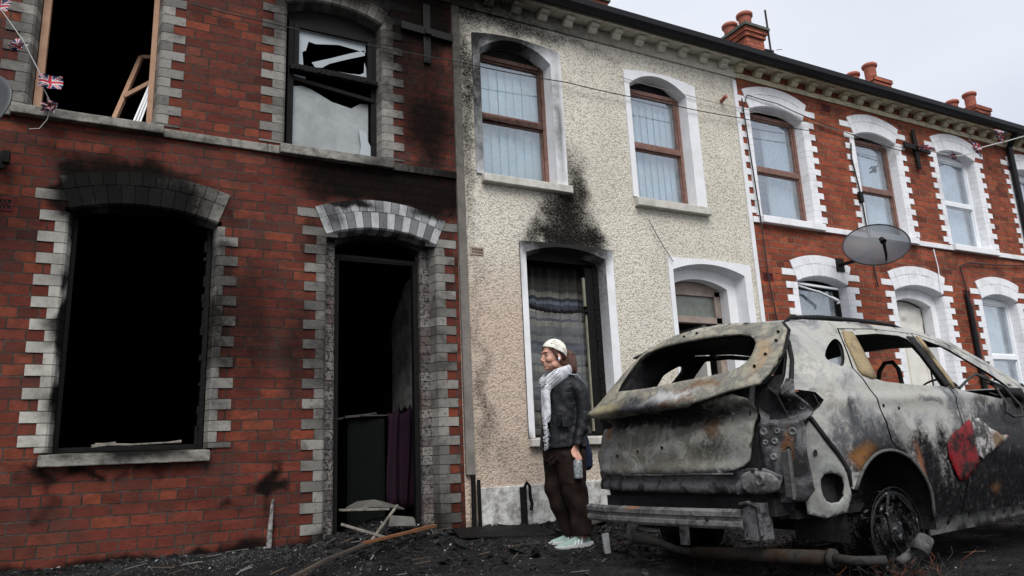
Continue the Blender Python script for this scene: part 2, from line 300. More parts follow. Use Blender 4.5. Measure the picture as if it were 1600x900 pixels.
# ------------------------------------------------------------------ mesh helpers
class MB:
    def __init__(s): s.v = []; s.f = []; s.var = []; s.mi = []
    def add(s, vs, fs, var=0., mi=0):
        b = len(s.v); s.v += [tuple(v) for v in vs]; s.var += [var]*len(vs)
        s.f += [tuple(b+i for i in f) for f in fs]; s.mi += [mi]*len(fs); return s
    def box(s, a, b, var=0., mi=0):
        x0, y0, z0 = a; x1, y1, z1 = b
        vs = [(x0, y0, z0), (x1, y0, z0), (x1, y1, z0), (x0, y1, z0), (x0, y0, z1), (x1, y0, z1), (x1, y1, z1), (x0, y1, z1)]
        return s.hexa(vs, var, mi)
    def hexa(s, vs, var=0., mi=0):
        return s.add(vs, [(0, 3, 2, 1), (4, 5, 6, 7), (0, 1, 5, 4), (1, 2, 6, 5), (2, 3, 7, 6), (3, 0, 4, 7)], var, mi)
    def bar(s, p, q, w, h, var=0., up=(0, 0, 1), mi=0):
        p, q = Vector(p), Vector(q); d = (q-p).normalized(); r = d.cross(Vector(up))
        if r.length < 1e-4: r = Vector((1, 0, 0))
        r.normalize(); u = r.cross(d)
        c = [p-r*w/2-u*h/2, p+r*w/2-u*h/2, q+r*w/2-u*h/2, q-r*w/2-u*h/2, p-r*w/2+u*h/2, p+r*w/2+u*h/2, q+r*w/2+u*h/2, q-r*w/2+u*h/2]
        return s.hexa(c, var, mi)
    def prism(s, poly, y0, y1, var=0., mi=0):
        """polygon in (x,z) extruded between y0 and y1"""
        n = len(poly); vs = [(x, y0, z) for x, z in poly]+[(x, y1, z) for x, z in poly]
        fs = [tuple(range(n)), tuple(range(2*n-1, n-1, -1))]+[(i, i+n, (i+1) % n+n, (i+1) % n) for i in range(n)]
        return s.add(vs, fs, var, mi)
    def tube(s, pts, rad, n=8, var=0., cap=True, mi=0):
        pts = [Vector(p) for p in pts]; vs = []; fs = []; ref = None
        for i, p in enumerate(pts):
            d = (pts[min(i+1, len(pts)-1)]-pts[max(i-1, 0)]).normalized()
            if ref is None: ref = Vector((0, 0, 1)) if abs(d.z) < .9 else Vector((1, 0, 0))
            a = (ref-d*ref.dot(d)).normalized(); b = d.cross(a); ref = a
            r = rad[i] if isinstance(rad, (list, tuple)) else rad
            ra, rb = r if isinstance(r, (list, tuple)) else (r, r)
            for j in range(n):
                t = 2*pi*j/n; vs.append(p+a*cos(t)*ra+b*sin(t)*rb)
        for i in range(len(pts)-1):
            for j in range(n): fs.append((i*n+j, i*n+(j+1) % n, (i+1)*n+(j+1) % n, (i+1)*n+j))
        if cap: fs.append(tuple(range(n-1, -1, -1))); fs.append(tuple((len(pts)-1)*n+j for j in range(n)))
        return s.add(vs, fs, var, mi)
    def lathe(s, prof, c, axis=(0, 0, 1), n=20, var=0.):
        c = Vector(c); ax = Vector(axis).normalized(); a = ax.orthogonal().normalized(); b = ax.cross(a); vs = []; fs = []
        for r, h in prof:
            for j in range(n): t = 2*pi*j/n; vs.append(c+ax*h+(a*cos(t)+b*sin(t))*r)
        for i in range(len(prof)-1):
            for j in range(n): fs.append((i*n+j, i*n+(j+1) % n, (i+1)*n+(j+1) % n, (i+1)*n+j))
        return s.add(vs, fs, var)
    def build(s, name, mat, parent=None, bevel=0., smooth=False, solid=0., sub=0, soot=None):
        loc = Vector((0, 0, 0))
        p = parent
        while p is not None: loc += p.location; p = p.parent
        me = bpy.data.meshes.new(name); me.from_pydata([tuple(Vector(v)-loc) for v in s.v], [], s.f)
        for m in (mat if isinstance(mat, (list, tuple)) else [mat]): me.materials.append(m)
        if len(set(s.mi)) > 1: me.polygons.foreach_set('material_index', s.mi)
        if any(s.var):
            at = me.attributes.new('v', 'FLOAT', 'POINT'); at.data.foreach_set('value', s.var)
        ms = mat if not isinstance(mat, (list, tuple)) else mat[0]
        if soot is None and ms.name.split('.')[0] in ('scorched_brick', 'weathered_painted_brick', 'pale_painted_brick'): soot = SOOT1
        if soot is None and ms.name.startswith('pebble_dash'): soot = SOOT2
        if soot is None: soot = SOOTMAP.get(ms.name.split('.')[0])
        if ms.name.split('.')[0] in STAIN_SHADE:
            at = me.attributes.new('st', 'FLOAT_COLOR', 'POINT'); fl = []
            for v in s.v: fl += stain_shade_at(v, STAIN_SHADE[ms.name.split('.')[0]])
            at.data.foreach_set('color', fl)
        if soot is not None:
            at = me.attributes.new('s', 'FLOAT', 'POINT'); at.data.foreach_set('value', [soot_at(v, soot, .10 if soot is SOOT1 or soot is SOOT2 else .035) for v in s.v])
        bm = bmesh.new(); bm.from_mesh(me); bmesh.ops.recalc_face_normals(bm, faces=bm.faces); bm.to_mesh(me); bm.free()
        if smooth: me.polygons.foreach_set('use_smooth', [True]*len(me.polygons))
        o = bpy.data.objects.new(name, me); COL.objects.link(o)
        if parent is not None: o.parent = parent
        if solid:
            md = o.modifiers.new('s', 'SOLIDIFY'); md.thickness = solid; md.offset = 0
        if bevel:
            md = o.modifiers.new('b', 'BEVEL'); md.width = bevel; md.segments = 2; md.limit_method = 'ANGLE'; md.angle_limit = radians(40)
        if sub:
            md = o.modifiers.new('ss', 'SUBSURF'); md.levels = sub; md.render_levels = sub
        return o

def thing(name, loc, label, cat, group=None, rot=0.):
    o = bpy.data.objects.new(name, None); o.empty_display_size = .2; COL.objects.link(o); o.location = loc; o.rotation_euler = (0, 0, rot)
    return tag(o, label, cat, group)
def tag(o, label, cat, group=None, kind=None):
    if label: o['label'] = label
    if cat: o['category'] = cat
    if group: o['group'] = group
    if kind: o['kind'] = kind
    return o

def inpoly(x, y, poly):
    c = False; n = len(poly); j = n-1
    for i in range(n):
        xi, yi = poly[i]; xj, yj = poly[j]
        if (yi > y) != (yj > y) and x < (xj-xi)*(y-yi)/(yj-yi)+xi: c = not c
        j = i
    return c
def densify(poly, step):
    o = []
    for i, a in enumerate(poly):
        b = poly[(i+1) % len(poly)]; d = math.dist(a, b); k = max(1, int(d/step))
        for j in range(k): o.append((a[0]+(b[0]-a[0])*j/k, a[1]+(b[1]-a[1])*j/k))
    return o
def sheet(mb, outer, holes, fn, step=.25, var=0., mi=0):
    """triangulated sheet with holes in the (u,v) plane, mapped to space by fn"""
    outer = densify(outer, step); holes = [densify(h, step) for h in holes]
    vs = []; es = []
    for loop in [outer]+holes:
        b = len(vs); vs += [Vector(p) for p in loop]; es += [(b+i, b+(i+1) % len(loop)) for i in range(len(loop))]
    xs = [p[0] for p in outer]; ys = [p[1] for p in outer]; cellset = {}
    for l in [outer]+holes:
        for p in l: cellset.setdefault((int(p[0]//step), int(p[1]//step)), []).append(p)
    def near(x, y):
        cx, cy = int(x//step), int(y//step)
        return any((x-p[0])**2+(y-p[1])**2 < (step*.45)**2 for a in (-1, 0, 1) for b in (-1, 0, 1) for p in cellset.get((cx+a, cy+b), ()))
    x = min(xs)+step/2; r = 0
    while x < max(xs):
        y = min(ys)+step/2+(step/2 if r % 2 else 0)
        while y < max(ys):
            if inpoly(x, y, outer) and not any(inpoly(x, y, h) for h in holes) and not near(x, y): vs.append(Vector((x, y)))
            y += step
        x += step*.87; r += 1
    rv, re, rf, _, _, _ = delaunay_2d_cdt(vs, es, [], 0, 1e-6)
    fs = []
    for f in rf:
        cx = sum(rv[i][0] for i in f)/len(f); cy = sum(rv[i][1] for i in f)/len(f)
        if inpoly(cx, cy, outer) and not any(inpoly(cx, cy, h) for h in holes): fs.append(f)
    mb.add([fn(p[0], p[1]) for p in rv], fs, var, mi)

def smoothpoly(pts, n=2):
    for _ in range(n):
        o = []
        for i, a in enumerate(pts):
            b = pts[(i+1) % len(pts)]
            o.append((a[0]*.75+b[0]*.25, a[1]*.75+b[1]*.25)); o.append((a[0]*.25+b[0]*.75, a[1]*.25+b[1]*.75))
        pts = o
    return pts

def arcgeo(x0, x1, zs, zc):
    c = x1-x0; h = zc-zs; R = (c*c/4+h*h)/(2*h); cx = (x0+x1)/2; cz = zc-R; ha = math.asin(min(1, c/2/R)); return cx, cz, R, ha
def arc(x0, x1, zs, zc, n=14):
    cx, cz, R, ha = arcgeo(x0, x1, zs, zc)
    return [(cx+R*sin(-ha+2*ha*i/n), cz+R*cos(-ha+2*ha*i/n)) for i in range(n+1)]
def opening_poly(x0, x1, zb, zs, zc, n=14): return [(x0, zb), (x1, zb)]+arc(x0, x1, zs, zc, n)[::-1]

ROW0, RH = .06, .0755
def masonry_surround(parent, name, mat, x0, x1, zb, zs, zc, depth=.11, par=1, lg=.165, sh=.085, thick=.25, splay=.02, proud=.008, ringmat=None, nv=None, alt=False, sides=(1, 1), ringpar=None, rnd=1.):
    """painted brick quoins either side and two rings of voussoirs over an opening"""
    rb = MB(); g = .0022 if rnd > .5 else .0009; qs = []
    k0 = int(math.floor((zb-ROW0)/RH))
    for sd in (0, 1):
        if not sides[sd]: continue
        sg = -1 if sd == 0 else 1; xe = x1 if sd else x0; mb = MB(); qs.append(mb)
        k = k0
        while True:
            za = max(ROW0+k*RH, zb)+g; zt = ROW0+(k+1)*RH-g
            if za >= zs-.025: break
            if zt-za > .012:
                L = (lg if k % 2 == par else sh)
                j = random.uniform(-.004, .004); xo = xe+sg*(L+j); pr = -proud-random.uniform(0, .003)
                ch = .016; v = random.random()*rnd; xi = xe-sg*splay
                pl = [(xo, pr), (xe+sg*ch, pr), (xe, pr+ch), (xi, depth), (xo, depth)]
                n = len(pl); vs = [(x, y, za) for x, y in pl]+[(x, y, zt) for x, y in pl]
                fs = [tuple(range(n)), tuple(range(2*n-1, n-1, -1))]+[(i, (i+1) % n, (i+1) % n+n, i+n) for i in range(n)]
                mb.add(vs, fs, v)
            k += 1
        while thick and ROW0+(k+1)*RH < zs+thick*1.12:
            if k % 2 == par:
                xa_, xb_ = sorted((xe+sg*.01, xe+sg*(lg+.02+.3*max(0, ROW0+k*RH-zs)))); mb.box((xa_, -proud+.003, ROW0+k*RH+g), (xb_, .0, ROW0+(k+1)*RH-g), random.random()*rnd)
            k += 1
    cx, cz, R, ha = arcgeo(x0, x1, zs, zc); nv = nv or max(9, int(round(2*ha*R/.08)))
    for ring, (ra, rb_) in enumerate([(0, thick*.6), (thick*.6, thick)] if thick else []):
        m_ = nv+(1 if ring else 0)
        for i in range(m_):
            a0 = -ha+2*ha*i/m_+g/R; a1 = -ha+2*ha*(i+1)/m_-g/R
            v = random.random()*rnd
            if alt: v = (.0 if i % 2 == 0 else .68)*(1 if ring == 0 else .7)+random.random()*.32
            pr = -proud-random.uniform(0, .004)-(.002 if ring else 0)
            def P(a, r, y): return (cx+(R+r)*sin(a), y, cz+(R+r)*cos(a))
            r0 = ra+(.0015 if ring else 0); r1 = rb_-.0015
            ri = r0 if ring else -splay
            yb = depth if ring == 0 else .05
            if ring == 0:
                pl = [(r1, pr), (.014, pr), (0, pr+.014), (-splay, yb), (r1, yb)]
            else: pl = [(r1, pr), (r0, pr), (r0, yb), (r1, yb)]
            n = len(pl); vs = [P(a0, r, y) for r, y in pl]+[P(a1, r, y) for r, y in pl]
            fs = [tuple(range(n)), tuple(range(2*n-1, n-1, -1))]+[(q, (q+1) % n, (q+1) % n+n, q+n) for q in range(n)]
            rb.add(vs, fs, v)
    o = rb.build(name, ringmat or mat, parent) if rb.v else None
    for q in qs:
        if o: q.build('quoins', mat, o)
        else: o = q.build(name, mat, parent)
    return o

def arch_member(mb, x0, x1, zs, zc, zlow, y0, y1):
    a = [p for p in arc(x0, x1, zs, zc, 30) if p[1] > zlow+.001]; x0, x1 = a[0][0], a[-1][0]; mb.prism([(x0, zlow), (x1, zlow)]+a[::-1], y0, y1)

def rect_frame(mb, x0, x1, z0, z1, w, y0, y1, ht=None):
    ht = ht or w
    mb.box((x0, y0, z0), (x0+w, y1, z1)); mb.box((x1-w, y0, z0), (x1, y1, z1))
    mb.box((x0+w, y0, z0), (x1-w, y1, z0+w)); mb.box((x0+w, y0, z1-ht), (x1-w, y1, z1))

def window(root, x0, x1, zb, zs, zc, y, mat, zt, kind='blind', glass='glass', fw=.045, label=None, glazing='glass', fill='charwood'):
    """frame with head under the arch, transom, two sashes, panes, something hung behind the glass"""
    mb = MB(); head = zs+.012
    rect_frame(mb, x0, x1, zb, head+.022, fw, y, y+.07)
    if mat is M_['pvc']: arch_member(mb, x0, x1, zs, zc, head+.01, y+.008, y+.06)
    mb.box((x0+fw, y-.006, zt-.03), (x1-fw, y+.06, zt+.03))
    rect_frame(mb, x0+fw, x1-fw, zt+.03, head-.022, .022, y+.012, y+.05)
    rect_frame(mb, x0+fw, x1-fw, zb+fw, zt-.03, .018, y+.016, y+.05)
    o = mb.build('window', mat, root, bevel=.005)
    if mat is not M_['pvc']:
        q = MB(); arch_member(q, x0, x1, zs, zc, head+.023, y+.03, y+.06); q.build('arch_gap_shade', M_[fill], o)  # near-black sheet stands in for the shadowed gap under the arch
    if label: o['label'] = label
    if glazing:
        for a, b in ((zt+.048, head-.042), (zb+fw+.014, zt-.044)):
            MB().box((x0+fw+.02, y+.03, a), (x1-fw-.02, y+.034, b)).build('pane', M_[glass], o)
    if kind == 'blind':
        q = MB(); n = 8; wd = (x1-x0-.06)/n
        for i in range(n):
            cx = x0+.03+wd*(i+.5); an = random.uniform(.16, .24); ln = random.uniform(-.01, .01)
            q.hexa([(cx-wd*.56, y+.11-wd*.5*sin(an), zb+.02), (cx+wd*.56, y+.11+wd*.5*sin(an), zb+.02), (cx+wd*.56, y+.112+wd*.5*sin(an), zb+.02), (cx-wd*.56, y+.112-wd*.5*sin(an), zb+.02),
                    (cx-wd*.56+ln, y+.11-wd*.5*sin(an), zs), (cx+wd*.56+ln, y+.11+wd*.5*sin(an), zs), (cx+wd*.56+ln, y+.112+wd*.5*sin(an), zs), (cx-wd*.56+ln, y+.112-wd*.5*sin(an), zs)])
        q.build('vertical_blind', M_['blind'], o)
    if kind in ('curtain', 'netg', 'half'):
        def cur(a, b, nm, mt):
            q = MB(); n = 60; vs = []; fs = []
            for i in range(n+1):
                x = a+(b-a)*i/n; yy = y+.12+.016*sin(i*.9+sin(i*.31)*2)
                vs += [(x, yy, zb+.02), (x, yy*1.0+.004*sin(i*1.7), zs-.02)]
            for i in range(n): fs.append((2*i, 2*i+2, 2*i+3, 2*i+1))
            q.add(vs, fs); q.build(nm, mt, o, smooth=True)
        if kind == 'curtain': cur(x0+.02, x1-.02, 'net_curtain', M_['net'])
        if kind == 'netg': cur(x0+.02, x1-.02, 'net_curtain', M_['netg'])
        if kind == 'half': cur(x0+(x1-x0)*.45, x1-.02, 'curtain', M_['net'])
    return o

def roombox(root, x0, x1, z0, z1, y0, y1, mat, name='room_wall'):
    mb = MB()
    vs = [(x0, y0, z0), (x1, y0, z0), (x1, y1, z0), (x0, y1, z0), (x0, y0, z1), (x1, y0, z1), (x1, y1, z1), (x0, y1, z1)]
    mb.add(vs, [(0, 1, 2, 3), (4, 7, 6, 5), (1, 5, 6, 2), (2, 6, 7, 3), (3, 7, 4, 0)])
    return mb.build(name, mat, root)

# openings, in house order (measured on the facade plane y = 0, metres)
PARTY = [-4.48, -.96, 2.535, 6.09, 9.6, 13.12, 16.6]
def wall_piece(root, xa, xb, ops, mat, ztop=4.87, zb=-.25, name='wall', step=.8, e=0.):
    mb = MB(); holes = [opening_poly(o[0]-e, o[1]+e, o[2]-(.02 if e and o[2] > 0 else 0), o[3]+e*.6, o[4]+e) for o in ops]
    sheet(mb, [(xa, zb), (xb, zb), (xb, ztop), (xa, ztop)], holes, lambda u, v: (u, 0, v), step)
    sheet(mb, [(xa, zb), (xb, zb), (xb, ztop), (xa, ztop)], holes, lambda u, v: (u, .30, v), .8)
    for h in holes:
        n = len(h)
        for i in range(n):
            a, b = h[i], h[(i+1) % n]; mb.add([(a[0], 0, a[1]), (b[0], 0, b[1]), (b[0], .3, b[1]), (a[0], .3, a[1])], [(0, 1, 2, 3)])
    for x in (xa, xb): mb.add([(x, 0, zb), (x, .3, zb), (x, .3, ztop), (x, 0, ztop)], [(0, 1, 2, 3)])
    return mb.build(name, mat, root)

def eaves(root, xa, xb, cream, blocks, frieze=None, first=None):
    mb = MB()
    if blocks:
        x = xa+.002
        while x < xb-.02:
            L = min(random.choice([.25, .25, .25, .07]), xb-x-.002); mb.box((x, -.022-random.random()*.003, 4.72), (x+L-.004, .0, 4.785), random.random()*.8); x += L
    else: mb.box((xa, -.022, 4.715), (xb, 0, 4.86))
    mb.build('cornice_band', cream, root, bevel=.003)
    sl = MB(); x = xa
    while x < xb-.02:
        L = min(random.uniform(.4, .6), xb-x); sl.box((x+.002, -.165-random.random()*.006, 4.866), (x+L-.002, .0, 4.912+random.uniform(-.003, .003)), random.random()); x += L
    sl.build('cornice_slab', cream, root, bevel=.004)
    if frieze:
        f = MB(); x = xa
        while x < xb: f.box((x+.002, -.012, 4.787), (min(x+.07, xb)-.002, 0, 4.864), random.random()); x += .0755
        f.build('frieze', frieze, root)
    x = first if first is not None else xa+.15
    while x < xb-.05:
        b = MB(); ww = .05
        pr = [(0, 4.775), (-.05, 4.778), (-.075, 4.80), (-.082, 4.822), (-.12, 4.826), (-.128, 4.838), (-.128, 4.864), (0, 4.864)]
        n = len(pr); vs = [(x-ww, y, z) for y, z in pr]+[(x+ww, y, z) for y, z in pr]
        b.add(vs, [tuple(range(n)), tuple(range(2*n-1, n-1, -1))]+[(i, (i+1) % n, (i+1) % n+n, i+n) for i in range(n)])
        b.build('cornice_bracket', cream, root, bevel=.004); x += .2975
    g = MB(); pr = [(-.17, 4.915), (-.19, 4.875), (-.225, 4.862), (-.262, 4.872), (-.285, 4.905), (-.29, 4.965), (-.275, 4.965), (-.27, 4.93), (-.225, 4.90), (-.17, 4.93)]
    n = len(pr); vs = [(xa, y, z) for y, z in pr]+[(xb, y, z) for y, z in pr]
    g.add(vs, [tuple(range(n)), tuple(range(2*n-1, n-1, -1))]+[(i, (i+1) % n, (i+1) % n+n, i+n) for i in range(n)])
    g.box((xa, -.17, 4.913), (xb, -.12, 4.985)); g.build('gutter', M_['gutter'], root)
    r = MB(); z0, y0, sl_ = 4.985, -.24, .62
    for k in range(14):
        ya = y0+k*.2; yb = ya+.21
        r.hexa([(xa, ya, z0+(ya-y0)*sl_+.004), (xb, ya, z0+(ya-y0)*sl_+.004), (xb, yb, z0+(yb-y0)*sl_-.012), (xa, yb, z0+(yb-y0)*sl_-.012),
                (xa, ya, z0+(ya-y0)*sl_+.02), (xb, ya, z0+(ya-y0)*sl_+.02), (xb, yb, z0+(yb-y0)*sl_+.004), (xa, yb, z0+(yb-y0)*sl_+.004)])
    yr = y0+14*.2; zr = z0+14*.2*sl_
    r.hexa([(xa, yr, zr-.02), (xb, yr, zr-.02), (xb, yr+2.8, z0-.02), (xa, yr+2.8, z0-.02), (xa, yr, zr), (xb, yr, zr), (xb, yr+2.8, z0), (xa, yr+2.8, z0)])
    rf = r.build('roof', M_['slate'], root); return rf

def back_box(root, xa, xb, mat=None):
    """rear wall and floors so that the house is closed"""
    mb = MB(); mb.box((xa+.01, 5.2, -.25), (xb-.01, 5.32, 4.98)); mb.box((xa+.01, .3, 2.62), (xb-.01, 5.2, 2.8))
    mb.box((xa+.01, .3, 4.72), (xb-.01, 5.2, 4.78)); mb.box((xa+.01, .3, -.2), (xb-.01, 5.2, -.012))
    mb.box((xa, .3, -.25), (xa+.05, 5.2, 4.98)); mb.box((xb-.05, .3, -.25), (xb, 5.2, 4.98))
    return mb.build('inner_structure', mat or M_['room'], root)

# ================================================================== HOUSES
GH = 'terraced houses in the row'
def string_course(root, xa, xb, gaps, mat, proud=.03):
    x = xa; gs = sorted(gaps); o = None
    for a, b in gs+[(xb, xb)]:
        xx = x; mb = MB()
        while xx < a-.01:
            L = min(.75, a-xx); mb.box((xx+.002, -proud, 2.965), (xx+L-.002, .0, 3.032), random.random()*.5); xx += L
        x = b
        if mb.v: o = mb.build('string_course', mat, root, bevel=.005)
    return o
def sill(root, x0, x1, z0, z1, mat, proud=.075, back=.12, parent=None):
    mb = MB(); n = 18; vs = []
    for i in range(n+1):
        x = x0+(x1-x0)*i/n; j_ = .0022*mnoise.noise((x*13, z0*7, 3)); k_ = .003*mnoise.noise((x*21, z0*5, 8))
        vs += [(x, -proud-j_, z0+k_), (x, -proud-j_, z1-.012+j_), (x, -proud+.45*(proud+back), z1-.004), (x, back, z1+.004), (x, back, z0)]
    fs = [(i*5+a, i*5+(a+1) % 5, i*5+5+(a+1) % 5, i*5+5+a) for i in range(n) for a in range(5)]+[(0, 1, 2, 3, 4), tuple(n*5+a for a in range(5))]
    mb.add(vs, fs)
    return mb.build('sill', mat, parent or root, bevel=.007)

# ---- house 1, burnt out red brick
h1 = thing('terraced_house', (PARTY[1], 0, 0), 'burnt-out red brick terraced house with gutted doorway and empty blackened window openings', 'house', GH)
W1 = (-.385, .572, .70, 2.34, 2.42); D1 = (1.385, 2.315, -.25, 2.335, 2.43)
WA = (-.70, .105, 3.06, 4.33, 4.42); WB = (1.035, 1.85, 3.06, 4.33, 4.42)
wall_piece(h1, PARTY[1], 2.525, [W1, D1, WA, WB], M_['brick1'], e=.028, step=.05)
o = masonry_surround(h1, 'window_surround', M_['quoinL'], *W1, ringmat=M_['quoin1'], par=1, lg=.17, sh=.075, sides=(1, 0))
o = masonry_surround(h1, 'window_surround', M_['quoin1'], *W1, par=0, lg=.145, sh=.055, sides=(0, 1), thick=0)
masonry_surround(h1, 'door_surround', M_['quoin1'], D1[0], D1[1], -.05, D1[3], D1[4], ringmat=M_['doorring'], par=0, lg=.17, sh=.08, alt=True, nv=15)
masonry_surround(h1, 'window_surround', M_['quoin1'], *WB, par=1, lg=.19, sh=.10, thick=.265, proud=.006)
masonry_surround(h1, 'window_surround', M_['quoin1'], *WA, par=1, lg=.17, sh=.085, thick=.265, proud=.006)
# inner peeled brick step of the doorway
k = masonry_surround(h1, 'door_jamb', M_['speckle'], 1.485, 2.215, -.05, 2.30, 2.375, depth=.24, par=0, lg=.10, sh=.10, thick=.12, splay=0., proud=-.115, nv=11)
string_course(h1, PARTY[1], 2.525, [(-.78, .16), (1.0, 1.93)], M_['band1'])
sill(h1, -.78, .165, 2.975, 3.055, M_['band1'], .07)
sill(h1, 1.0, 1.935, 2.965, 3.055, M_['band1'], .07)
sill(h1, -.43, .585, .612, .698, M_['band1'], .06, .2)
# rooms
roombox(h1, -.9, 1.18, .0, 2.6, .3, 4.2, M_['char']); roombox(h1, -.9, 2.47, 2.82, 4.7, .3, 4.2, M_['char'])
hall = roombox(h1, 1.30, 2.42, -.05, 2.6, .3, 4.6, M_['char'], 'hall_wall')
back_box(h1, PARTY[1], 2.525, M_['char'])
# pale plaster skin on the hall's right wall, torn along its lower edge
mb = MB(); edge = [(.31, 1.05)]
for i in range(14): edge.append((.31+i*.085, 1.02+.12*mnoise.noise((i*.9, 3, 0))+.05*(i % 2)))
sheet(mb, [(.31, 2.3)]+[(.31, 1.1)]+edge[1:]+[(1.42, 1.9), (1.0, 2.25)], [], lambda u, v: (2.405, u, v), .2)
mb.build('torn_plaster', M_['hallwall'], h1, solid=.012)
# remains of the front door frame
mb = MB(); mb.box((1.49, .17, -.03), (1.53, .23, 2.22)); mb.box((2.17, .17, -.03), (2.21, .23, 2.22)); mb.box((1.53, .17, 2.19), (2.17, .23, 2.225)); mb.bar((1.5, .19, 2.225), (2.2, .19, 2.215), .05, .03)
mb.build('door_frame', M_['charwood'], h1)
# charred remains of the ground floor window frame
mb = MB(); mb.box((-.365, .13, .70), (-.335, .19, 2.33)); mb.box((.515, .13, .70), (.55, .19, 2.33)); mb.box((-.335, .13, .70), (.515, .19, .735))
for i in range(16):
    z = .75+i*.095; (mb.box((.502+random.uniform(-.012, .008), .127, z+random.uniform(-.03, .02)), (.52, .183, z+random.uniform(.03, .12))) if random.random() < .7 else None)
mb.build('window', M_['charwood'], h1, bevel=.004)
# upstairs left: raw timber frame, loose sash leaning inside
mb = MB(); mb.box((-.675, .10, 3.06), (-.625, .17, 4.36)); mb.box((.045, .10, 3.06), (.085, .17, 4.36)); mb.box((-.625, .10, 4.30), (.045, .17, 4.36))
f = mb.build('window', M_['rawwood'], h1, bevel=.004)
mb = MB(); mb.bar((-.19, .22, 3.07), (-.02, .62, 3.92), .035, .03); mb.bar((-.115, .36, 3.42), (.12, .30, 3.6), .03, .03); mb.bar((-.02, .62, 3.92), (.16, .55, 3.92), .03, .03)
mb.build('loose_sash', M_['rawwood'], f)
mb = MB()
for i in range(3): mb.bar((-.055+i*.022, .17, 3.07), (.055+i*.014, .24, 3.5), .013, .03, up=(0, 1, 0))
mb.build('broken_frame', M_['pvc'], f)
# upstairs right: charred window, broken top light, sooty lower pane
mb = MB(); y = .10
rect_frame(mb, 1.07, 1.835, 3.06, 4.25, .05, y, y+.08); arch_member(mb, 1.05, 1.835, 4.33, 4.405, 4.25, y+.01, y+.07)
rect_frame(mb, 1.115, 1.79, 3.80, 4.22, .04, y-.02, y+.05)
mb.bar((1.08, y-.03, 3.79), (1.83, y-.03, 3.775), .06, .04); mb.bar((1.1, y+.02, 3.72), (1.81, y+.01, 3.63), .04, .035)
for i in range(20): mb.box((1.08+i*.037, y-.066, 3.765+random.uniform(-.006, .006)), (1.08+i*.037+.031, y-.02, 3.80+random.uniform(-.004, .01)))
f = mb.build('window', M_['charwood'], h1, bevel=.003)
mb = MB()
lo = [(1.12, 3.10), (1.20, 3.13), (1.30, 3.08), (1.77, 3.08), (1.77, 3.62), (1.70, 3.61), (1.62, 3.55), (1.45, 3.58), (1.28, 3.66), (1.2, 3.68), (1.12, 3.66)]
mb.prism(lo, y+.045, y+.05); mb.build('pane', M_['smokeglass'], f)
mb = MB()
for pl in ([(1.16, 4.18), (1.74, 4.18), (1.74, 4.10), (1.5, 4.12), (1.3, 4.08), (1.24, 4.09), (1.22, 4.0), (1.19, 3.98), (1.2, 3.86), (1.16, 3.84)],
           [(1.30, 3.86), (1.27, 3.90), (1.42, 3.97), (1.6, 4.06), (1.73, 4.12), (1.735, 4.07), (1.55, 3.985), (1.42, 3.92), (1.36, 3.87)],
           [(1.35, 3.84), (1.75, 3.84), (1.745, 3.95), (1.73, 4.0), (1.725, 3.9), (1.69, 3.875), (1.6, 3.865), (1.45, 3.86)], [(1.12, 3.70), (1.22, 3.70), (1.22, 3.755), (1.12, 3.76)],
           [(1.68, 3.08), (1.78, 3.08), (1.79, 3.2), (1.76, 3.26), (1.75, 3.33), (1.68, 3.36), (1.70, 3.2)]):
    MB().prism(pl, y+.02, y+.026).build('broken_pane', M_['shard'], f)
# wall anchors
def anchor(root, x, z, hh, ww, y=-.03):
    mb = MB(); mb.box((x-.035, y-.018, z-hh), (x+.035, y, z+hh)); mb.bar((x-ww, y-.02, z+.02), (x+ww, y-.02, z-.0), .03, .075); mb.box((x-.03, y-.06, z-.03), (x+.03, 0, z+.03))
    return mb.build('wall_anchor', M_['black'], root, bevel=.004)
anchor(h1, 2.27, 4.34, .30, .25, -.012)
# air brick
def airbrick(root, x, z, mat, w_=.15, h_=.09):
    mb = MB(); rect_frame(mb, x, x+w_, z, z+h_, .012, -.008, .02)
    for i in range(5): mb.box((x+.012+i*(w_-.03)/5, -.006, z+.012), (x+.02+i*(w_-.03)/5, .02, z+h_-.012))
    mb.box((x+.012, -.006, z+h_/2-.006), (x+w_-.012, .02, z+h_/2+.006)); mb.box((x, .0, z), (x+w_, .001, z+h_)) if False else None
    q = mb.build('air_vent', mat, root)
    MB().box((x+.01, -.003, z+.01), (x+w_-.01, .012, z+h_-.01)).build('vent_slot', M_['black'], q)
M_['ventred'] = m_plain('dark_terracotta', (.13, .02, .017), .8, .5, 20); M_['ventgrey'] = m_plain('pinkish_cement', (.36, .28, .22), .9, .4, 10)
airbrick(h1, -.86, 2.29, M_['ventred'])
# stump of pipe on the wall left of the door
MB().tube([(1.0, -.03, .0), (1.003, -.03, .12), (1.01, -.03, .22), (1.018, -.03, .33)], [.019, .018, .013, .009], 8).build('pipe_stump', m_plain('flaking_white_pipe', (.32, .31, .30), .7, .95, 38, dirt=(.02, .018, .016)), h1)
eaves(h1, PARTY[1], 2.525, M_['cream2'], True, M_['brick1'], first=-.75)

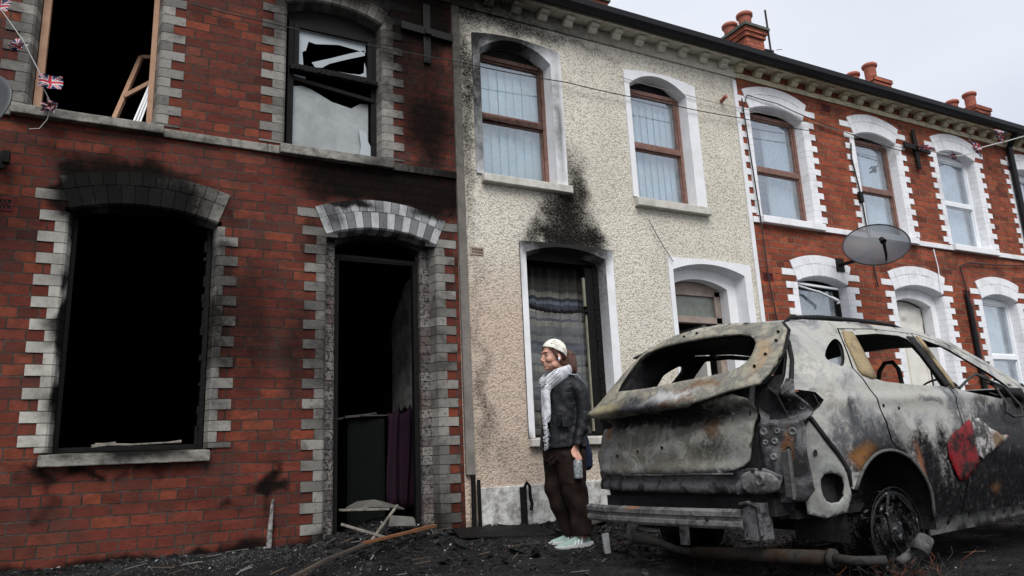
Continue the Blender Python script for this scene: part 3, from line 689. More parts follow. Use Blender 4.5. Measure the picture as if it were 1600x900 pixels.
# ---- house 2, cream pebble dash
h2 = thing('terraced_house', (2.62, 0, 0), 'cream pebble-dashed terraced house with white window bands, scorched above its ground floor window', 'house', GH)
G1 = (3.19, 4.06, .70, 2.36, 2.44); D2 = (4.885, 5.86, -.25, 2.33, 2.42); U1 = (2.80, 3.575, 3.06, 4.32, 4.48); U2 = (4.535, 5.30, 3.06, 4.32, 4.475)
wall_piece(h2, 2.525, PARTY[3], [G1, D2, U1, U2], M_['dash'], step=.05)
back_box(h2, 2.53, PARTY[3]-.005)
def flatband(root, op, l, r, t, rise=.05, proud=.018, mat=None, name='window_surround', depth=.12, zb=None, splay=.02):
    x0, x1, zb_, zs, zc = op; zb = zb_ if zb is None else zb
    mat = mat or M_['white2']; mb = MB(); ia = arc(x0, x1, zs, zc, 16)
    oa = arc(x0-l, x1+r, zc+t-rise, zc+t, 16)
    out = [(x0-l, zb)]+oa+[(x1+r, zb), (x1, zb)]+ia[::-1]+[(x0, zb)]
    sheet(mb, out, [], lambda u, v: (u, -proud+.003*mnoise.noise((u*4, v*4, 0)), v), .1)
    n = len(out)
    for i in range(n):
        a, b = out[i], out[(i+1) % n]; inner = i >= len(oa)+2
        s_ = lambda p: (p[0]+(splay if p[0] < (x0+x1)/2-.3*(x1-x0) else -splay if p[0] > (x0+x1)/2+.3*(x1-x0) else 0), p[1]-(splay if p[1] >= zs else 0))
        if inner: a2, b2 = s_(a), s_(b); mb.add([(a[0], -proud, a[1]), (b[0], -proud, b[1]), (b2[0], depth, b2[1]), (a2[0], depth, a2[1])], [(0, 1, 2, 3)])
        else: mb.add([(a[0], -proud, a[1]), (b[0], -proud, b[1]), (b[0], .0, b[1]), (a[0], .0, a[1])], [(0, 1, 2, 3)])
    return mb.build(name, mat, root)
flatband(h2, U1, .075, .12, .04); flatband(h2, U2, .065, .14, .04); flatband(h2, G1, .06, .09, .035, rise=.015)
flatband(h2, D2, .055, .10, .05, rise=.015, name='door_surround', zb=-.05)
# second step of the door reveal
ds = (4.93, 5.74, -.05, 2.27, 2.36)
mb = MB(); mb.prism([(4.865, -.05)]+[(4.93, -.05)]+arc(4.93, 5.72, 2.20, 2.29, 14)+[(5.72, -.05), (5.85, -.05), (5.85, 2.32)]+arc(4.865, 5.85, 2.33, 2.41, 14)[::-1], .12, .24)
mb.build('door_jamb', M_['white2'], h2)
sill(h2, 2.775, 3.715, 2.975, 3.062, M_['sill2'], .07); sill(h2, 4.485, 5.45, 2.955, 3.052, M_['sill2'], .07); sill(h2, 3.135, 4.12, .625, .702, M_['sill2'], .06)
window(h2, 2.80, 3.565, 3.06, 4.305, 4.455, .10, M_['pinkwood'], 3.69); window(h2, 4.535, 5.29, 3.06, 4.305, 4.45, .10, M_['pinkwood'], 3.685)
# burnt ground floor window with striped curtain
mb = MB(); y = .12
rect_frame(mb, 3.20, 4.05, .70, 2.33, .03, y, y+.07); arch_member(mb, 3.19, 4.05, 2.35, 2.43, 2.30, y, y+.06)
mb.box((3.90, y-.01, .72), (3.985, y+.05, 2.3))
for i in range(26):
    z = .75+i*.06; mb.box((3.985+random.uniform(-.01, .005), y-.02, z), (4.05, y+.03, z+.055+random.uniform(0, .01)))
for i in range(30):
    x = 3.22+i*.0227; zz = 1.885-.035*sin(i/30*pi)-.01*(i/30); mb.box((x, y-.03, zz-.014+random.uniform(-.008, .008)), (x+.021, y+.0, zz+.016+random.uniform(-.006, .01)))
gw = mb.build('window', M_['charwood'], h2, bevel=.003)
MB().box((3.885, y+.0, .75), (3.935, y+.02, 1.84)).box((3.875, y+.0, 1.92), (3.915, y+.02, 2.2)).build('bare_stile', m_plain('scorched_pale_wood', (.26, .25, .19), .7, .5, 10, dirt=(.07, .06, .045)), gw)
MB().box((3.22, y+.035, .73), (3.90, y+.038, 1.85)).build('pane', M_['glassb'], gw)
kk = N('striped_curtain', .9, .2); sp = kk.n('ShaderNodeSeparateXYZ'); kk.t.links.new(kk.pos(), sp.inputs[0])
zz = kk.math('ADD', sp.outputs[2], kk.math('MULTIPLY', kk.noise(kk.vm('MULTIPLY', kk.pos(), (9, 1, .4)), 1., 2), .05))
fr = kk.math('FRACT', kk.math('MULTIPLY', zz, 2.35))
c = kk.ramp(fr, [(0, (.15, .14, .12)), (.12, (.30, .28, .21)), (.24, (.03, .03, .032)), (.30, (.19, .18, .165)), (.40, (.26, .25, .23)), (.5, (.04, .045, .06)), (.62, (.10, .115, .145)), (.7, (.03, .034, .045)), (.78, (.2, .19, .16)), (.9, (.08, .078, .07))], 'CONSTANT')
c = kk.mix(kk.mr(kk.noise(kk.pos(), 3.5, 5), .4, .75, 0, .5), c, (.02, .02, .02)); c = kk.mix(kk.mr(zz, 1.95, 2.25), c, (.012, .012, .012))
kk.col(c)
mb = MB(); n = 90; vs = []; fs = []
for i in range(n+1):
    x = 3.2+.75*i/n; yy = y+.10+.014*sin(i*.55)+.01*sin(i*.21+1)
    for j in range(7): vs.append((x+.006*sin(j*1.3+i*.1), yy+.006*sin(j*2+i*.3), .70+j*.27))
for i in range(n):
    for j in range(6): fs.append((i*7+j, i*7+7+j, i*7+8+j, i*7+j+1))
mb.add(vs, fs); mb.build('striped_curtain', kk.m, gw, smooth=True)
# door: transom, dirty fanlight, door standing open inside
mb = MB(); y = .24
mb.box((4.93, y, 1.845), (5.72, y+.07, 1.915)); mb.box((4.93, y, -.05), (4.97, y+.07, 2.2)); mb.box((5.64, y, -.05), (5.72, y+.07, 2.2)); arch_member(mb, 4.93, 5.72, 2.20, 2.285, 2.14, y, y+.06)
d = mb.build('door', m_plain('worn_brown_grey_wood', (.32, .26, .22), .7, .6, 10, dirt=(.14, .10, .08)), h2, bevel=.005)
MB().box((4.97, y+.03, 1.915), (5.64, y+.034, 2.14)).build('fanlight', m_plain('mossy_glass', (.10, .115, .08), .2, .7, 7, spec=.7, dirt=(.19, .2, .2), bump=0), d)
MB().box((5.50, y+.07, -.03), (5.55, y+.62, 1.84)).build('open_door_leaf', M_['board'], d)
# plinth, cement strip, corner strip, pipes
MB().box((2.64, -.03, -.2), (4.84, .0, .315)).build('plinth', M_['plinth'], h2, bevel=.008); MB().box((5.95, -.03, -.2), (6.03, .0, .315)).build('plinth', M_['plinth'], h2, bevel=.008)
mb = MB(); vs = []
mb.hexa([(2.53, -.035, .42), (2.61, -.035, .42), (2.61, 0, .42), (2.53, 0, .42), (2.515, -.035, 4.70), (2.59, -.035, 4.70), (2.59, 0, 4.70), (2.515, 0, 4.70)])
mb.build('cement_strip', M_['strip'], h2, bevel=.006)
mb = MB(); mb.hexa([(6.035, -.022, -.1), (6.09, -.022, -.1), (6.09, 0, -.1), (6.035, 0, -.1), (6.03, -.022, 4.68), (6.085, -.022, 4.68), (6.085, 0, 4.68), (6.03, 0, 4.68)]); mb.build('corner_strip', M_['white2'], h2, bevel=.004)
MB().tube([(2.575, -.05, .0), (2.578, -.05, .42)], .02, 8).tube([(2.63, -.05, .0), (2.625, -.05, .38)], .016, 8).build('pipe_stump', M_['charwood'], h2)
MB().tube([(3.03, -.05, -.02), (3.03, -.05, .30)], .03, 8).tube([(3.03, -.06, .28), (3.06, -.07, .34), (3.09, -.06, .30), (3.09, -.06, .22), (3.105, -.06, .16), (3.09, -.06, .11)], .014, 6).build('melted_pipe', M_['charwood'], h2)
airbrick(h2, 2.64, 2.29, M_['ventgrey'], .13, .07)
MB().tube([(5.83, .0, 4.37), (5.83, -.09, 4.40)], .022, 10).build('overflow_pipe', M_['terracotta'], h2)
eaves(h2, 2.525, PARTY[3], M_['cream2'], False, first=2.60)

# ---- houses 3, 4, 5 and the one left of the burnt house
def brick_house(xa, xb, ox, label, styles, brick='brick3', q='white3', first=None, cr='cream'):
    h = thing('terraced_house', (xa, 0, 0), label, 'house', GH)
    ops = [(6.68+ox, 7.50+ox, .70, 2.335, 2.415), (8.36+ox, 9.31+ox, -.25, 2.335, 2.425), (6.265+ox, 7.125+ox, 3.06, 4.36, 4.45), (8.05+ox, 8.85+ox, 3.06, 4.34, 4.425)]
    ops = [o_ for o_ in ops if o_[0] > xa and o_[1] < xb]
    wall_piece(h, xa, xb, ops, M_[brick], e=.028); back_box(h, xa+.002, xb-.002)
    for i, o_ in enumerate(ops):
        up = o_[2] > 2; door = o_[2] < 0
        masonry_surround(h, 'door_surround' if door else 'window_surround', M_[q], o_[0], o_[1], max(o_[2], -.05), o_[3], o_[4], par=1 if not up else 0, lg=.19, sh=.10, thick=.255, rnd=.4, nv=9)
    gaps = []
    for o_ in ops:
        if o_[2] > 2: sill(h, o_[0]-.06, o_[1]+.08, 2.965, 3.06, M_[q], .07); gaps.append((o_[0]-.06, o_[1]+.08))
        elif o_[2] > 0: sill(h, o_[0]-.05, o_[1]+.05, .61, .70, M_[q], .06)
    string_course(h, xa, xb, gaps, M_[q])
    for o_, st in zip(ops, styles):
        if o_[2] < 0:
            y = .11; mb = MB(); mb.prism([(o_[0]-.01, -.05), (o_[0]+.06, -.05)]+arc(o_[0]+.06, o_[1]-.12, 2.20, 2.29, 12)+[(o_[1]-.12, -.05), (o_[1]+.01, -.05), (o_[1]+.01, o_[3])]+arc(o_[0]-.01, o_[1]+.01, o_[3], o_[4]-.01, 12)[::-1], y, y+.13); mb.build('door_jamb', M_[q], h)
            mb = MB(); x0, x1 = o_[0]+.06, o_[1]-.12; y = .26
            rect_frame(mb, x0, x1, -.05, 2.2, .04, y, y+.06); arch_member(mb, x0, x1, 2.2, 2.285, 2.19, y, y+.06)
            mb.box((x0+.04, y+.01, -.03), (x1-.04, y+.045, 1.86))
            for a in range(2):
                for b in range(2): mb.box((x0+.09+a*.28, y-.004, .15+b*.85), (x0+.31+a*.28, y+.01, .85+b*.85))
            dd = mb.build('door', M_['board'], h, bevel=.006)
            mb = MB(); sheet(mb, [(x0+.02, 1.87), (x1-.02, 1.87), (x1-.02, 2.2), (x0+.02, 2.24)], [], lambda u, v: (u, y-.02+.02*mnoise.noise((u*6, v*6, 0))-.02*math.exp(-((u-x0-.36)**2+(v-2.08)**2)/.002)+.02*math.exp(-((u-x0-.36)**2+(v-2.02)**2)/.001), v), .03)
            mb.build('fanlight_board', M_['board'], dd, smooth=True, solid=.006)
            continue
        m, kind, zt, gl = st
        window(h, o_[0]+.005, o_[1]-.012, o_[2], o_[3]-.012, o_[4]-.012, .11, M_[m], zt, kind, gl)
    eaves(h, xa, xb, M_[cr], True, M_[brick], first=first); return h
h3 = brick_house(PARTY[3], PARTY[4], 0, 'bright red brick house with pink-brown wooden sashes, next right of the cream house', [('charwood', 'netg', 1.9, 'glassd'), None, ('pinkwood', 'half', 3.68, 'glass'), ('pinkwood', 'half', 3.68, 'glass')], first=6.10+.02)
for c_ in h3.children:
    pass
h4 = brick_house(PARTY[4], PARTY[5], 3.47, 'red brick house with white plastic windows and a black downpipe', [('pvc', 'netg', 1.58, 'glass'), None, ('pvc', 'curtain', 3.70, 'glass'), ('pvc', 'curtain', 3.70, 'glass')], first=9.68)
h5 = brick_house(PARTY[5], PARTY[6], 7.0, 'farthest red brick house at the right edge of the photo', [('pvc', 'netg', 1.58, 'glass'), None, ('pvc', 'curtain', 3.70, 'glass'), ('pvc', 'curtain', 3.70, 'glass')], first=13.25)
h0 = brick_house(PARTY[0], PARTY[1]-.005, -10.55, 'red brick house at the left edge, behind the grey dish', [('pvc', 'netg', 1.58, 'glass'), None, ('pvc', 'curtain', 3.70, 'glass'), ('pvc', 'curtain', 3.70, 'glass')], brick='brick1', q='quoin1', first=-4.3, cr='cream2')
anchor(h3, 9.24, 4.33, .28, .27); airbrick(h3, 6.15, 2.31, M_['ventred']); airbrick(h3, 7.52, 4.59, M_['ventred']); airbrick(h4, 9.75, 2.35, M_['ventred'])
MB().box((7.93, -.05, 3.42), (7.99, 0, 3.56)).build('alarm_box', M_['black'], h3, bevel=.008)
# peeled strip of frame hanging in the scorched ground floor window of house 3
mb = MB(); mb.bar((6.70, .06, 2.31), (7.05, .03, 2.24), .03, .012); mb.bar((7.02, .03, 2.25), (7.28, -.02, 2.14), .035, .012); mb.bar((6.72, .05, 2.33), (7.38, .05, 2.30), .03, .02)
mb.tube([(7.2, -.0, 2.19), (7.27, -.03, 2.15), (7.29, -.03, 2.12), (7.26, -.02, 2.11)], .012, 6); mb.build('peeled_trim', M_['pvc'], h3)
# downpipes and cables
MB().tube([(11.45, -.2, 4.88), (11.46, -.12, 4.78), (11.47, -.06, 4.70), (11.47, -.06, 2.0), (11.47, -.06, -.1)], .042, 12).build('downpipe', M_['gutter'], h4)
MB().tube([(9.76, -.035, 2.38), (9.78, -.04, 2.2), (9.79, -.04, -.05)], [.02, .035, .035], 10).build('soil_pipe', M_['gutter'], h4)

# ---- chimneys: stack, cap, pots
def chimney(root, x, y, zt, ln=1.0, wd=.42, cap=True, pots=(.22, .58)):
    mb = MB(); mb.box((x-wd/2, y, 5.4), (x+wd/2, y+ln, zt-.16)); mb.box((x-wd/2-.03, y-.03, zt-.16), (x+wd/2+.03, y+ln+.03, zt-.08)); mb.box((x-wd/2-.055, y-.055, zt-.08), (x+wd/2+.055, y+ln+.055, zt))
    c = mb.build('chimney', M_['chimbrick'], root)
    if cap: MB().box((x-wd/2-.09, y-.09, zt+.002), (x+wd/2+.09, y+ln+.09, zt+.055)).build('chimney_cap', m_plain('mossy_cement', (.10, .11, .09), .9, .5, 14), c)
    else: MB().hexa([(x-wd/2, y, zt), (x+wd/2, y, zt), (x+wd/2, y+ln, zt), (x-wd/2, y+ln, zt), (x-.1, y+.1, zt+.1), (x+.1, y+.1, zt+.1), (x+.1, y+ln-.1, zt+.1), (x-.1, y+ln-.1, zt+.1)]).build('flaunching', M_['chimbrick'], c)
    for p in pots:
        MB().lathe([(.10, 0), (.105, .05), (.115, .28), (.12, .30), (.145, .31), (.15, .36), (.13, .38), (.115, .37), (.11, .1)], (x, y+p, zt+.04), n=18).build('chimney_pot', M_['terracotta'], c, smooth=True)
    return c

# ================================================================== GROUND
def gz(y):
    pts = [(-60, -.19), (-4, -.175), (-2.2, -.145), (-1.2, -.125), (-.8, -.10), (0, .0), (.4, 0)]
    if y <= pts[0][0]: return pts[0][1]
    for (a, za), (b, zb_) in zip(pts, pts[1:]):
        if y <= b: return za+(zb_-za)*(y-a)/(b-a)
    return 0.
def gh(x, y):
    z = gz(y)
    if -6 < y < .1 and -3 < x < 9:
        z += .012*mnoise.noise((x*2.2, y*2.2, 0))+.007*mnoise.noise((x*9, y*9, 3))
        for px, py, r, h in ((1.85, .12, .36, .13), (2.0, -.30, .35, .04), (3.9, -.3, .5, .04), (2.7, -.25, .3, .03)):
            d = ((x-px)**2+(y-py)**2)/r/r
            if d < 4: z += h*math.exp(-d*1.6)
    return z
def charground(name, base, ash, wet=.5):
    k = N(name, .8, .15); p = k.pos(); n1 = k.noise(p, 2.0, 7, .7); n2 = k.noise(p, 28, 6, .75); v = k.vor(k.warp(p, .03, 20), 34); n3 = k.noise(p, 110, 3, .7)
    c = k.mix(k.mr(n1, .45, .72, 0, .8), base, ash); c = k.mix(k.mr(n2, .5, .7, 0, .6), c, tuple(x*.25 for x in base)); c = k.mix(k.mr(n3, .62, .72, 0, .5), c, (.17, .17, .165))
    k.rgh(k.ramp(n1, [(.35, .35), (.6, .85)])); k.col(c).nrm(k.bump(k.math('ADD', k.math('ADD', n2, v), k.math('MULTIPLY', n3, .4)), .9, .03)); return k.m
M_['ground'] = charground('ash_covered_pavement', (.009, .0088, .0088), (.048, .049, .053))
xs = [-80, -40, -20, -10, -6]+[-4+i*.06 for i in range(int(13/.06))]+[9.2, 10, 11, 12, 14, 18, 24, 40, 80, 160]
ys = [-60, -30, -15, -9, -7]+[-6+i*.06 for i in range(int(6.3/.06))]+[.35]
mb = MB(); vs = [(x, y_, gh(x, y_)) for x in xs for y_ in ys]; ny = len(ys)
mb.add(vs, [(i*ny+j, (i+1)*ny+j, (i+1)*ny+j+1, i*ny+j+1) for i in range(len(xs)-1) for j in range(ny-1)])
tag(mb.build('ground', M_['ground'], smooth=True), None, None, kind='structure')
mb = MB(); mb.add([(-300, -300, -.24), (300, -300, -.24), (300, 300, -.24), (-300, 300, -.24)], [(0, 1, 2, 3)])
tag(mb.build('terrain', m_plain('grey_asphalt', (.06, .06, .062), .9, .4, 3)), None, None, kind='structure')
# ================================================================== CHIMNEYS, WIRES, DISHES, BUNTING
c1 = chimney(h2, 6.07, 2.7, 7.42, 1.0, .50, True)
c2 = chimney(h3, 9.62, 2.72, 7.80, 1.0, .42, True, (.18, .55))
c3 = chimney(h4, 13.12, 2.8, 7.62, 1.0, .46, False, (.2, .6)); c4 = chimney(h5, 16.5, 2.8, 7.66, 1.0, .50, False, (.2, .6))
for h_, x in ((h2, 6.07),):
    pass
ae = MB().tube([(9.93, 2.68, 7.28), (9.92, 2.68, 8.25)], .018, 8).tube([(9.80, 2.69, 7.42), (9.97, 2.67, 7.42)], .03, 8).tube([(9.93, 2.68, 7.40), (9.99, 2.62, 7.33), (9.97, 2.62, 7.22)], .022, 8).tube([(9.98, 2.6, 7.42), (10.1, 2.58, 7.45)], .006, 6).build('aerial_mast', M_['cable'])
tag(ae, 'thin dark aerial mast clamped to the second chimney from the left', 'aerial mast')
def cable(name, pts, r, label, mat=None, cat='cable', group='cables on the house fronts'):
    P_ = []
    for a, b in zip(pts, pts[1:]):
        for i in range(6):
            t = i/6; s_ = -.02*sin(pi*t)*(Vector(b)-Vector(a)).length/2; P_.append(tuple(Vector(a).lerp(Vector(b), t)+Vector((0, 0, s_))))
    P_.append(pts[-1]); o = MB().tube(P_, r, 6).build(name, mat or M_['cable']); return tag(o, label, cat, group)
cable('cable', [(.3, -.04, 4.1), (.79, -.05, 4.08), (2.57, -.06, 4.10), (3.72, -.05, 4.145), (4.9, -.05, 4.16), (6.06, -.05, 4.19), (7.3, -.05, 4.24)], .0055, 'black cable crossing the upper windows of the burnt and cream houses')
cable('cable', [(4.38, -.035, 4.36), (5.2, -.04, 4.33), (6.05, -.04, 4.32), (7.4, -.04, 4.36), (9.0, -.04, 4.3)], .004, 'thin grey cable starting above the right upper window of the cream house', m_plain('grey_cable', (.25, .24, .22), .7, .1, 5, bump=0))
cable('cable', [(4.62, -.03, 2.82), (4.75, -.03, 2.6), (4.88, -.04, 2.40)], .004, 'short slanting wire above the cream house doorway')
cable('cable', [(6.12, -.04, 4.45), (6.16, -.04, 3.5), (6.17, -.05, 3.0), (6.19, -.04, 2.3), (6.28, -.04, 1.5)], .008, 'dark cable running down the brick edge beside the white corner strip')
cable('cable', [(7.93, -.03, 4.2), (7.9, -.03, 4.0), (7.97, -.03, 3.5), (7.98, -.03, 3.06), (8.0, -.03, 2.5), (8.02, -.03, 2.35)], .009, 'dark wire between the two wooden sashes of the bright red house')
cable('cable', [(9.8, -.03, 2.40), (9.75, -.03, 2.75), (9.95, -.03, 2.82), (10.9, -.03, 2.86), (11.4, -.03, 2.9)], .009, 'loose dark wire looping above the soil pipe')
cable('cable', [(6.12, -.03, 4.30), (6.22, -.03, 4.52), (6.7, -.035, 4.50), (7.3, -.035, 4.40), (8.9, -.035, 4.25)], .006, 'black wire looped over the first white arch of the bright red house')
cable('cable', [(9.24, -.03, 2.94), (9.27, -.03, 2.7), (9.24, -.03, 2.35)], .007, 'white wire hanging beside the white doorway arch', M_['pvc'])

def dishmesh(mb, c, nrm, up, rx, ry, depth):
    c = Vector(c); n = Vector(nrm).normalized(); u = (Vector(up)-n*Vector(up).dot(n)).normalized(); r = u.cross(n)
    vs = [c-n*depth]; fs = []; K = 8; J = 40
    for i in range(1, K+1):
        t = i/K
        for j in range(J): a = 2*pi*j/J; vs.append(c+r*cos(a)*rx*t+u*sin(a)*ry*t-n*depth*(1-t*t))
    for j in range(J): fs.append((0, 1+j, 1+(j+1) % J))
    for i in range(K-1):
        for j in range(J): a = 1+i*J+j; b = 1+i*J+(j+1) % J; fs.append((a, a+J, b+J, b))
    mb.add(vs, fs); rim = [c+r*cos(2*pi*j/J)*rx+u*sin(2*pi*j/J)*ry for j in range(J+1)]
    return rim, r, u, n
# perforated mesh: half of the light passes
dm = bpy.data.materials.new('perforated_grey_mesh'); dm.use_nodes = True; t_ = dm.node_tree; b_ = t_.nodes['Principled BSDF']
b_.inputs['Base Color'].default_value = (.028, .036, .048, 1); b_.inputs['Roughness'].default_value = .45
tr_ = t_.nodes.new('ShaderNodeBsdfTransparent'); tr_.inputs[0].default_value = (.62, .66, .72, 1); ms_ = t_.nodes.new('ShaderNodeMixShader'); ms_.inputs[0].default_value = .76
t_.links.new(tr_.outputs[0], ms_.inputs[1]); t_.links.new(b_.outputs[0], ms_.inputs[2]); t_.links.new(ms_.outputs[0], t_.nodes['Material Output'].inputs[0])
d1 = thing('satellite_dish', (7.41, -.05, 2.6), 'see-through dark grey mesh satellite dish above the white doorway arch', 'satellite dish', 'satellite dishes')
mb = MB(); dc = (7.36, -.55, 2.68)
toc = (Vector((0, -5.7, .53))-Vector(dc)).normalized(); nn = (toc+Vector((.12, -.12, .75))).normalized()
rim, r_, u_, n_ = dishmesh(mb, dc, nn, (.12, .45, 1), .345, .30, .045); mb.build('reflector', dm, d1, smooth=True)
MB().tube(rim, .008, 6, cap=False).build('rim', M_['cable'], d1)
MB().tube([Vector(dc)-u_*.26+n_*.0, Vector(dc)-u_*.24+n_*.08, Vector(dc)-u_*.16+n_*.2], [.010, .014, .018], 8).tube([Vector(dc)-u_*.16+n_*.2, Vector(dc)-u_*.10+n_*.19], [.034, .026], 10).build('receiver_arm', M_['black'], d1)
MB().tube([Vector(dc)-n_*.08, Vector((7.41, -.2, 2.58)), Vector((7.41, .0, 2.58))], .022, 8).box((7.34, -.02, 2.5), (7.48, .0, 2.66)).build('wall_bracket', M_['black'], d1)
d0 = thing('satellite_dish', (-1.0, -.05, 2.8), 'solid grey satellite dish cut off by the left edge of the photo', 'satellite dish', 'satellite dishes')
mb = MB(); dc0 = (-.97, -.42, 2.80); rim, r_, u_, n_ = dishmesh(mb, dc0, (-.75, -1, .25), (0, 0, 1), .33, .27, .05); mb.build('reflector', m_plain('grey_dish_paint', (.06, .065, .07), .5, .2, 8), d0, smooth=True, solid=.008)
MB().tube([Vector(dc0)-n_*.06, Vector((-.86, -.18, 2.66)), Vector((-.84, 0, 2.64))], .02, 8).box((-.90, -.02, 2.58), (-.78, 0, 2.70)).box((-.79, -.1, 2.60), (-.75, -.04, 2.68)).build('wall_bracket', M_['black'], d0)
MB().tube([(-.86, -.2, 2.62), (-.93, -.12, 2.4), (-.95, -.02, 2.0), (-.95, -.02, 1.5)], .006, 6).build('lead', M_['cable'], d0)

# bunting with union flags (face colours are the printed cloth)
FC = [m_plain('flag_blue', (.015, .02, .08), .7, .2, 20, bump=0), m_plain('flag_white', (.46, .45, .46), .7, .1, 20, bump=0), m_plain('flag_red', (.40, .015, .03), .7, .15, 20, bump=0)]
def flagcol(u, v):
    x, y = (u-.5)*1.6, (v-.5)
    if abs(x) < .09 or abs(y) < .09: return 2
    if abs(x) < .15 or abs(y) < .15: return 1
    for s_ in (1, -1):
        d = (x*.5*s_-y*.8)/sqrt(.89)
        if abs(d) < .035: return 2
        if abs(d) < .09: return 1
    return 0
def flag(parent, c, w_, h_, dx, dz, fold, seed, yy=-.05):
    mb = MB(); n, m = 36, 24; c = Vector(c); ax = Vector(dx).normalized(); az = Vector(dz).normalized(); ay = ax.cross(az)
    vs = []
    for i in range(n+1):
        for j in range(m+1):
            u, v = i/n, j/m; f = mnoise.noise((u*2.2+seed, v*1.5, seed)); g_ = mnoise.noise((u*1.2+seed, v*2.5, seed+5))
            vs.append(c+ax*(u*w_*(1-fold*.35)+g_*w_*fold*.25)-az*(v*h_*(1-fold*.25)+f*h_*fold*.35)+ay*(f*w_*fold*.55+.006*sin(u*9)))
    for i in range(n):
        for j in range(m):
            q = (i*(m+1)+j, (i+1)*(m+1)+j, (i+1)*(m+1)+j+1, i*(m+1)+j+1); mb.f.append(q); mb.mi.append(flagcol((i+.5)/n, (j+.5)/m))
    mb.v = [tuple(v) for v in vs]; mb.var = [0]*len(vs)
    return mb.build('flag', FC, parent, smooth=True)
b1 = thing('bunting', (-.6, -.1, 3.05), 'string of small union flags hanging beside the burnt upstairs window with raw timber frame', 'bunting', 'strings of union flag bunting')
strg = m_plain('white_string', (.5, .5, .48), .8, .2, 30, bump=0)
MB().tube([(-1.2, -.25, 4.0), (-.86, -.25, 3.60), (-.73, -.25, 3.42), (-.62, -.22, 3.22), (-.585, -.2, 3.11), (-.54, -.15, 3.03), (-.525, -.1, 2.97)], .0035, 5).build('string', strg, b1)
MB().tube([(-.55, -.08, 3.05), (-.56, -.1, 2.94), (-.60, -.09, 2.87), (-.66, -.08, 2.86)], .0025, 5).build('string', strg, b1)
flag(b1, (-.93, -.24, 3.68), .13, .10, (1, 0, .15), (.1, 0, 1), .5, 1)
flag(b1, (-.76, -.24, 3.43), .11, .12, (1, 0, -.6), (.6, 0, 1), 1.0, 2.3)
flag(b1, (-.62, -.21, 3.215), .155, .105, (1, 0, .02), (0, 0, 1), .35, 4.1)
flag(b1, (-.60, -.14, 3.04), .12, .10, (1, 0, .45), (-.3, 0, 1), 1.2, 7.7); flag(b1, (-.55, -.14, 3.08), .10, .10, (.8, 0, -.5), (.4, 0, 1), 1.2, 9.2)
b2 = thing('bunting', (10.0, -.3, 4.2), 'string of small union flags stretched from the iron cross to the downpipe', 'bunting', 'strings of union flag bunting')
MB().tube([(9.15, -.2, 4.27), (9.27, -.24, 4.22), (9.68, -.27, 4.20), (10.0, -.29, 4.28), (10.3, -.3, 4.42), (10.95, -.3, 4.62), (11.5, -.3, 4.80), (13.5, -.3, 5.3)], .008, 5).build('string', strg, b2)
flag(b2, (9.05, -.25, 4.27), .22, .08, (1, 0, .0), (0, 0, 1), 1.2, 3.1); flag(b2, (9.55, -.27, 4.24), .26, .08, (1, 0, -.1), (0, 0, 1), 1.2, 12.1)
flag(b2, (10.12, -.3, 4.50), .24, .2, (1, .3, -.25), (.2, 0, 1), .8, 5.2); flag(b2, (10.80, -.3, 4.78), .26, .22, (.9, .3, -.2), (-.1, 0, 1), .9, 8.4)

# ================================================================== THINGS IN THE DOORWAY, DEBRIS
o = MB().box((1.76, .72, -.02), (2.09, 1.05, .93)).box((1.775, .712, .02), (2.075, .72, .90)).build('burnt_cabinet', M_['cab'], bevel=.006)
tag(o, 'dark scorched cabinet standing inside the burnt doorway', 'cabinet')
o = MB().bar((1.64, .75, .93), (2.02, .85, .985), .14, .012).bar((1.85, .70, .955), (2.12, .78, .96), .1, .012).bar((1.72, .68, .945), (1.95, .72, .965), .05, .02).build('charred_board', m_plain('grey_charred_wood', (.075, .068, .062), .8, .6, 14)); tag(o, 'broken charred boards lying on top of the cabinet in the doorway', 'boards')
mb = MB(); n = 26; vs = []; fs = []
for i in range(n+1):
    t = i/n; x = 2.10+.27*t
    for j in range(9):
        s_ = j/8; z = 1.04-.05*abs(sin(t*9))-(.80+.09*(i % 3)/3)*s_ if j else 1.04-.07*abs(sin(t*7+1)); vs.append((x+.01*sin(s_*5+t*9), .66+.03*sin(t*16+s_*2), z))
for i in range(n):
    for j in range(8): fs.append((i*9+j, i*9+9+j, i*9+10+j, i*9+j+1))
o = mb.add(vs, fs).build('purple_cloth', M_['purple'], smooth=True, solid=.004); tag(o, 'dark purple cloth hanging in the burnt doorway', 'cloth')
M_['plank'] = m_plain('scorched_plank', (.07, .055, .043), .75, .7, 11, dirt=(.025, .022, .02), bump=.8); M_['plankl'] = m_plain('pale_splintered_wood', (.22, .20, .17), .75, .8, 14, dirt=(.035, .03, .026)); M_['planko'] = m_plain('orange_brown_wood', (.17, .07, .03), .7, .6, 12, dirt=(.05, .03, .02))
def plank(name, pts, w_, h_, mat, label, cat='plank'):
    mb = MB()
    for a, b in zip(pts, pts[1:]):
        n = 3
        for i in range(n):
            p, q = Vector(a).lerp(Vector(b), i/n), Vector(a).lerp(Vector(b), (i+1)/n); mb.bar(p, q+(q-p)*.02, w_*random.uniform(.85, 1.1), h_*random.uniform(.8, 1.15))
    return tag(mb.build(name, mat, bevel=.003), label, cat)
plank('burnt_beam', [(1.50, -.62, .03), (2.14, -.30, .075)], .034, .022, M_['planko'], 'orange-brown end of a long beam pointing at the right foot of the burnt doorway', 'beam')
plank('burnt_beam', [(.93, -1.04, -.09), (1.22, -.84, -.02), (1.50, -.63, .02)], .028, .022, M_['plank'], 'long grey charred beam slanting across the debris to the bottom edge', 'beam')
plank('burnt_stick', [(1.60, -.46, .02), (1.85, -.30, .24)], .02, .016, M_['plankl'], 'thin pale stick leaning up out of the doorway debris', 'stick')
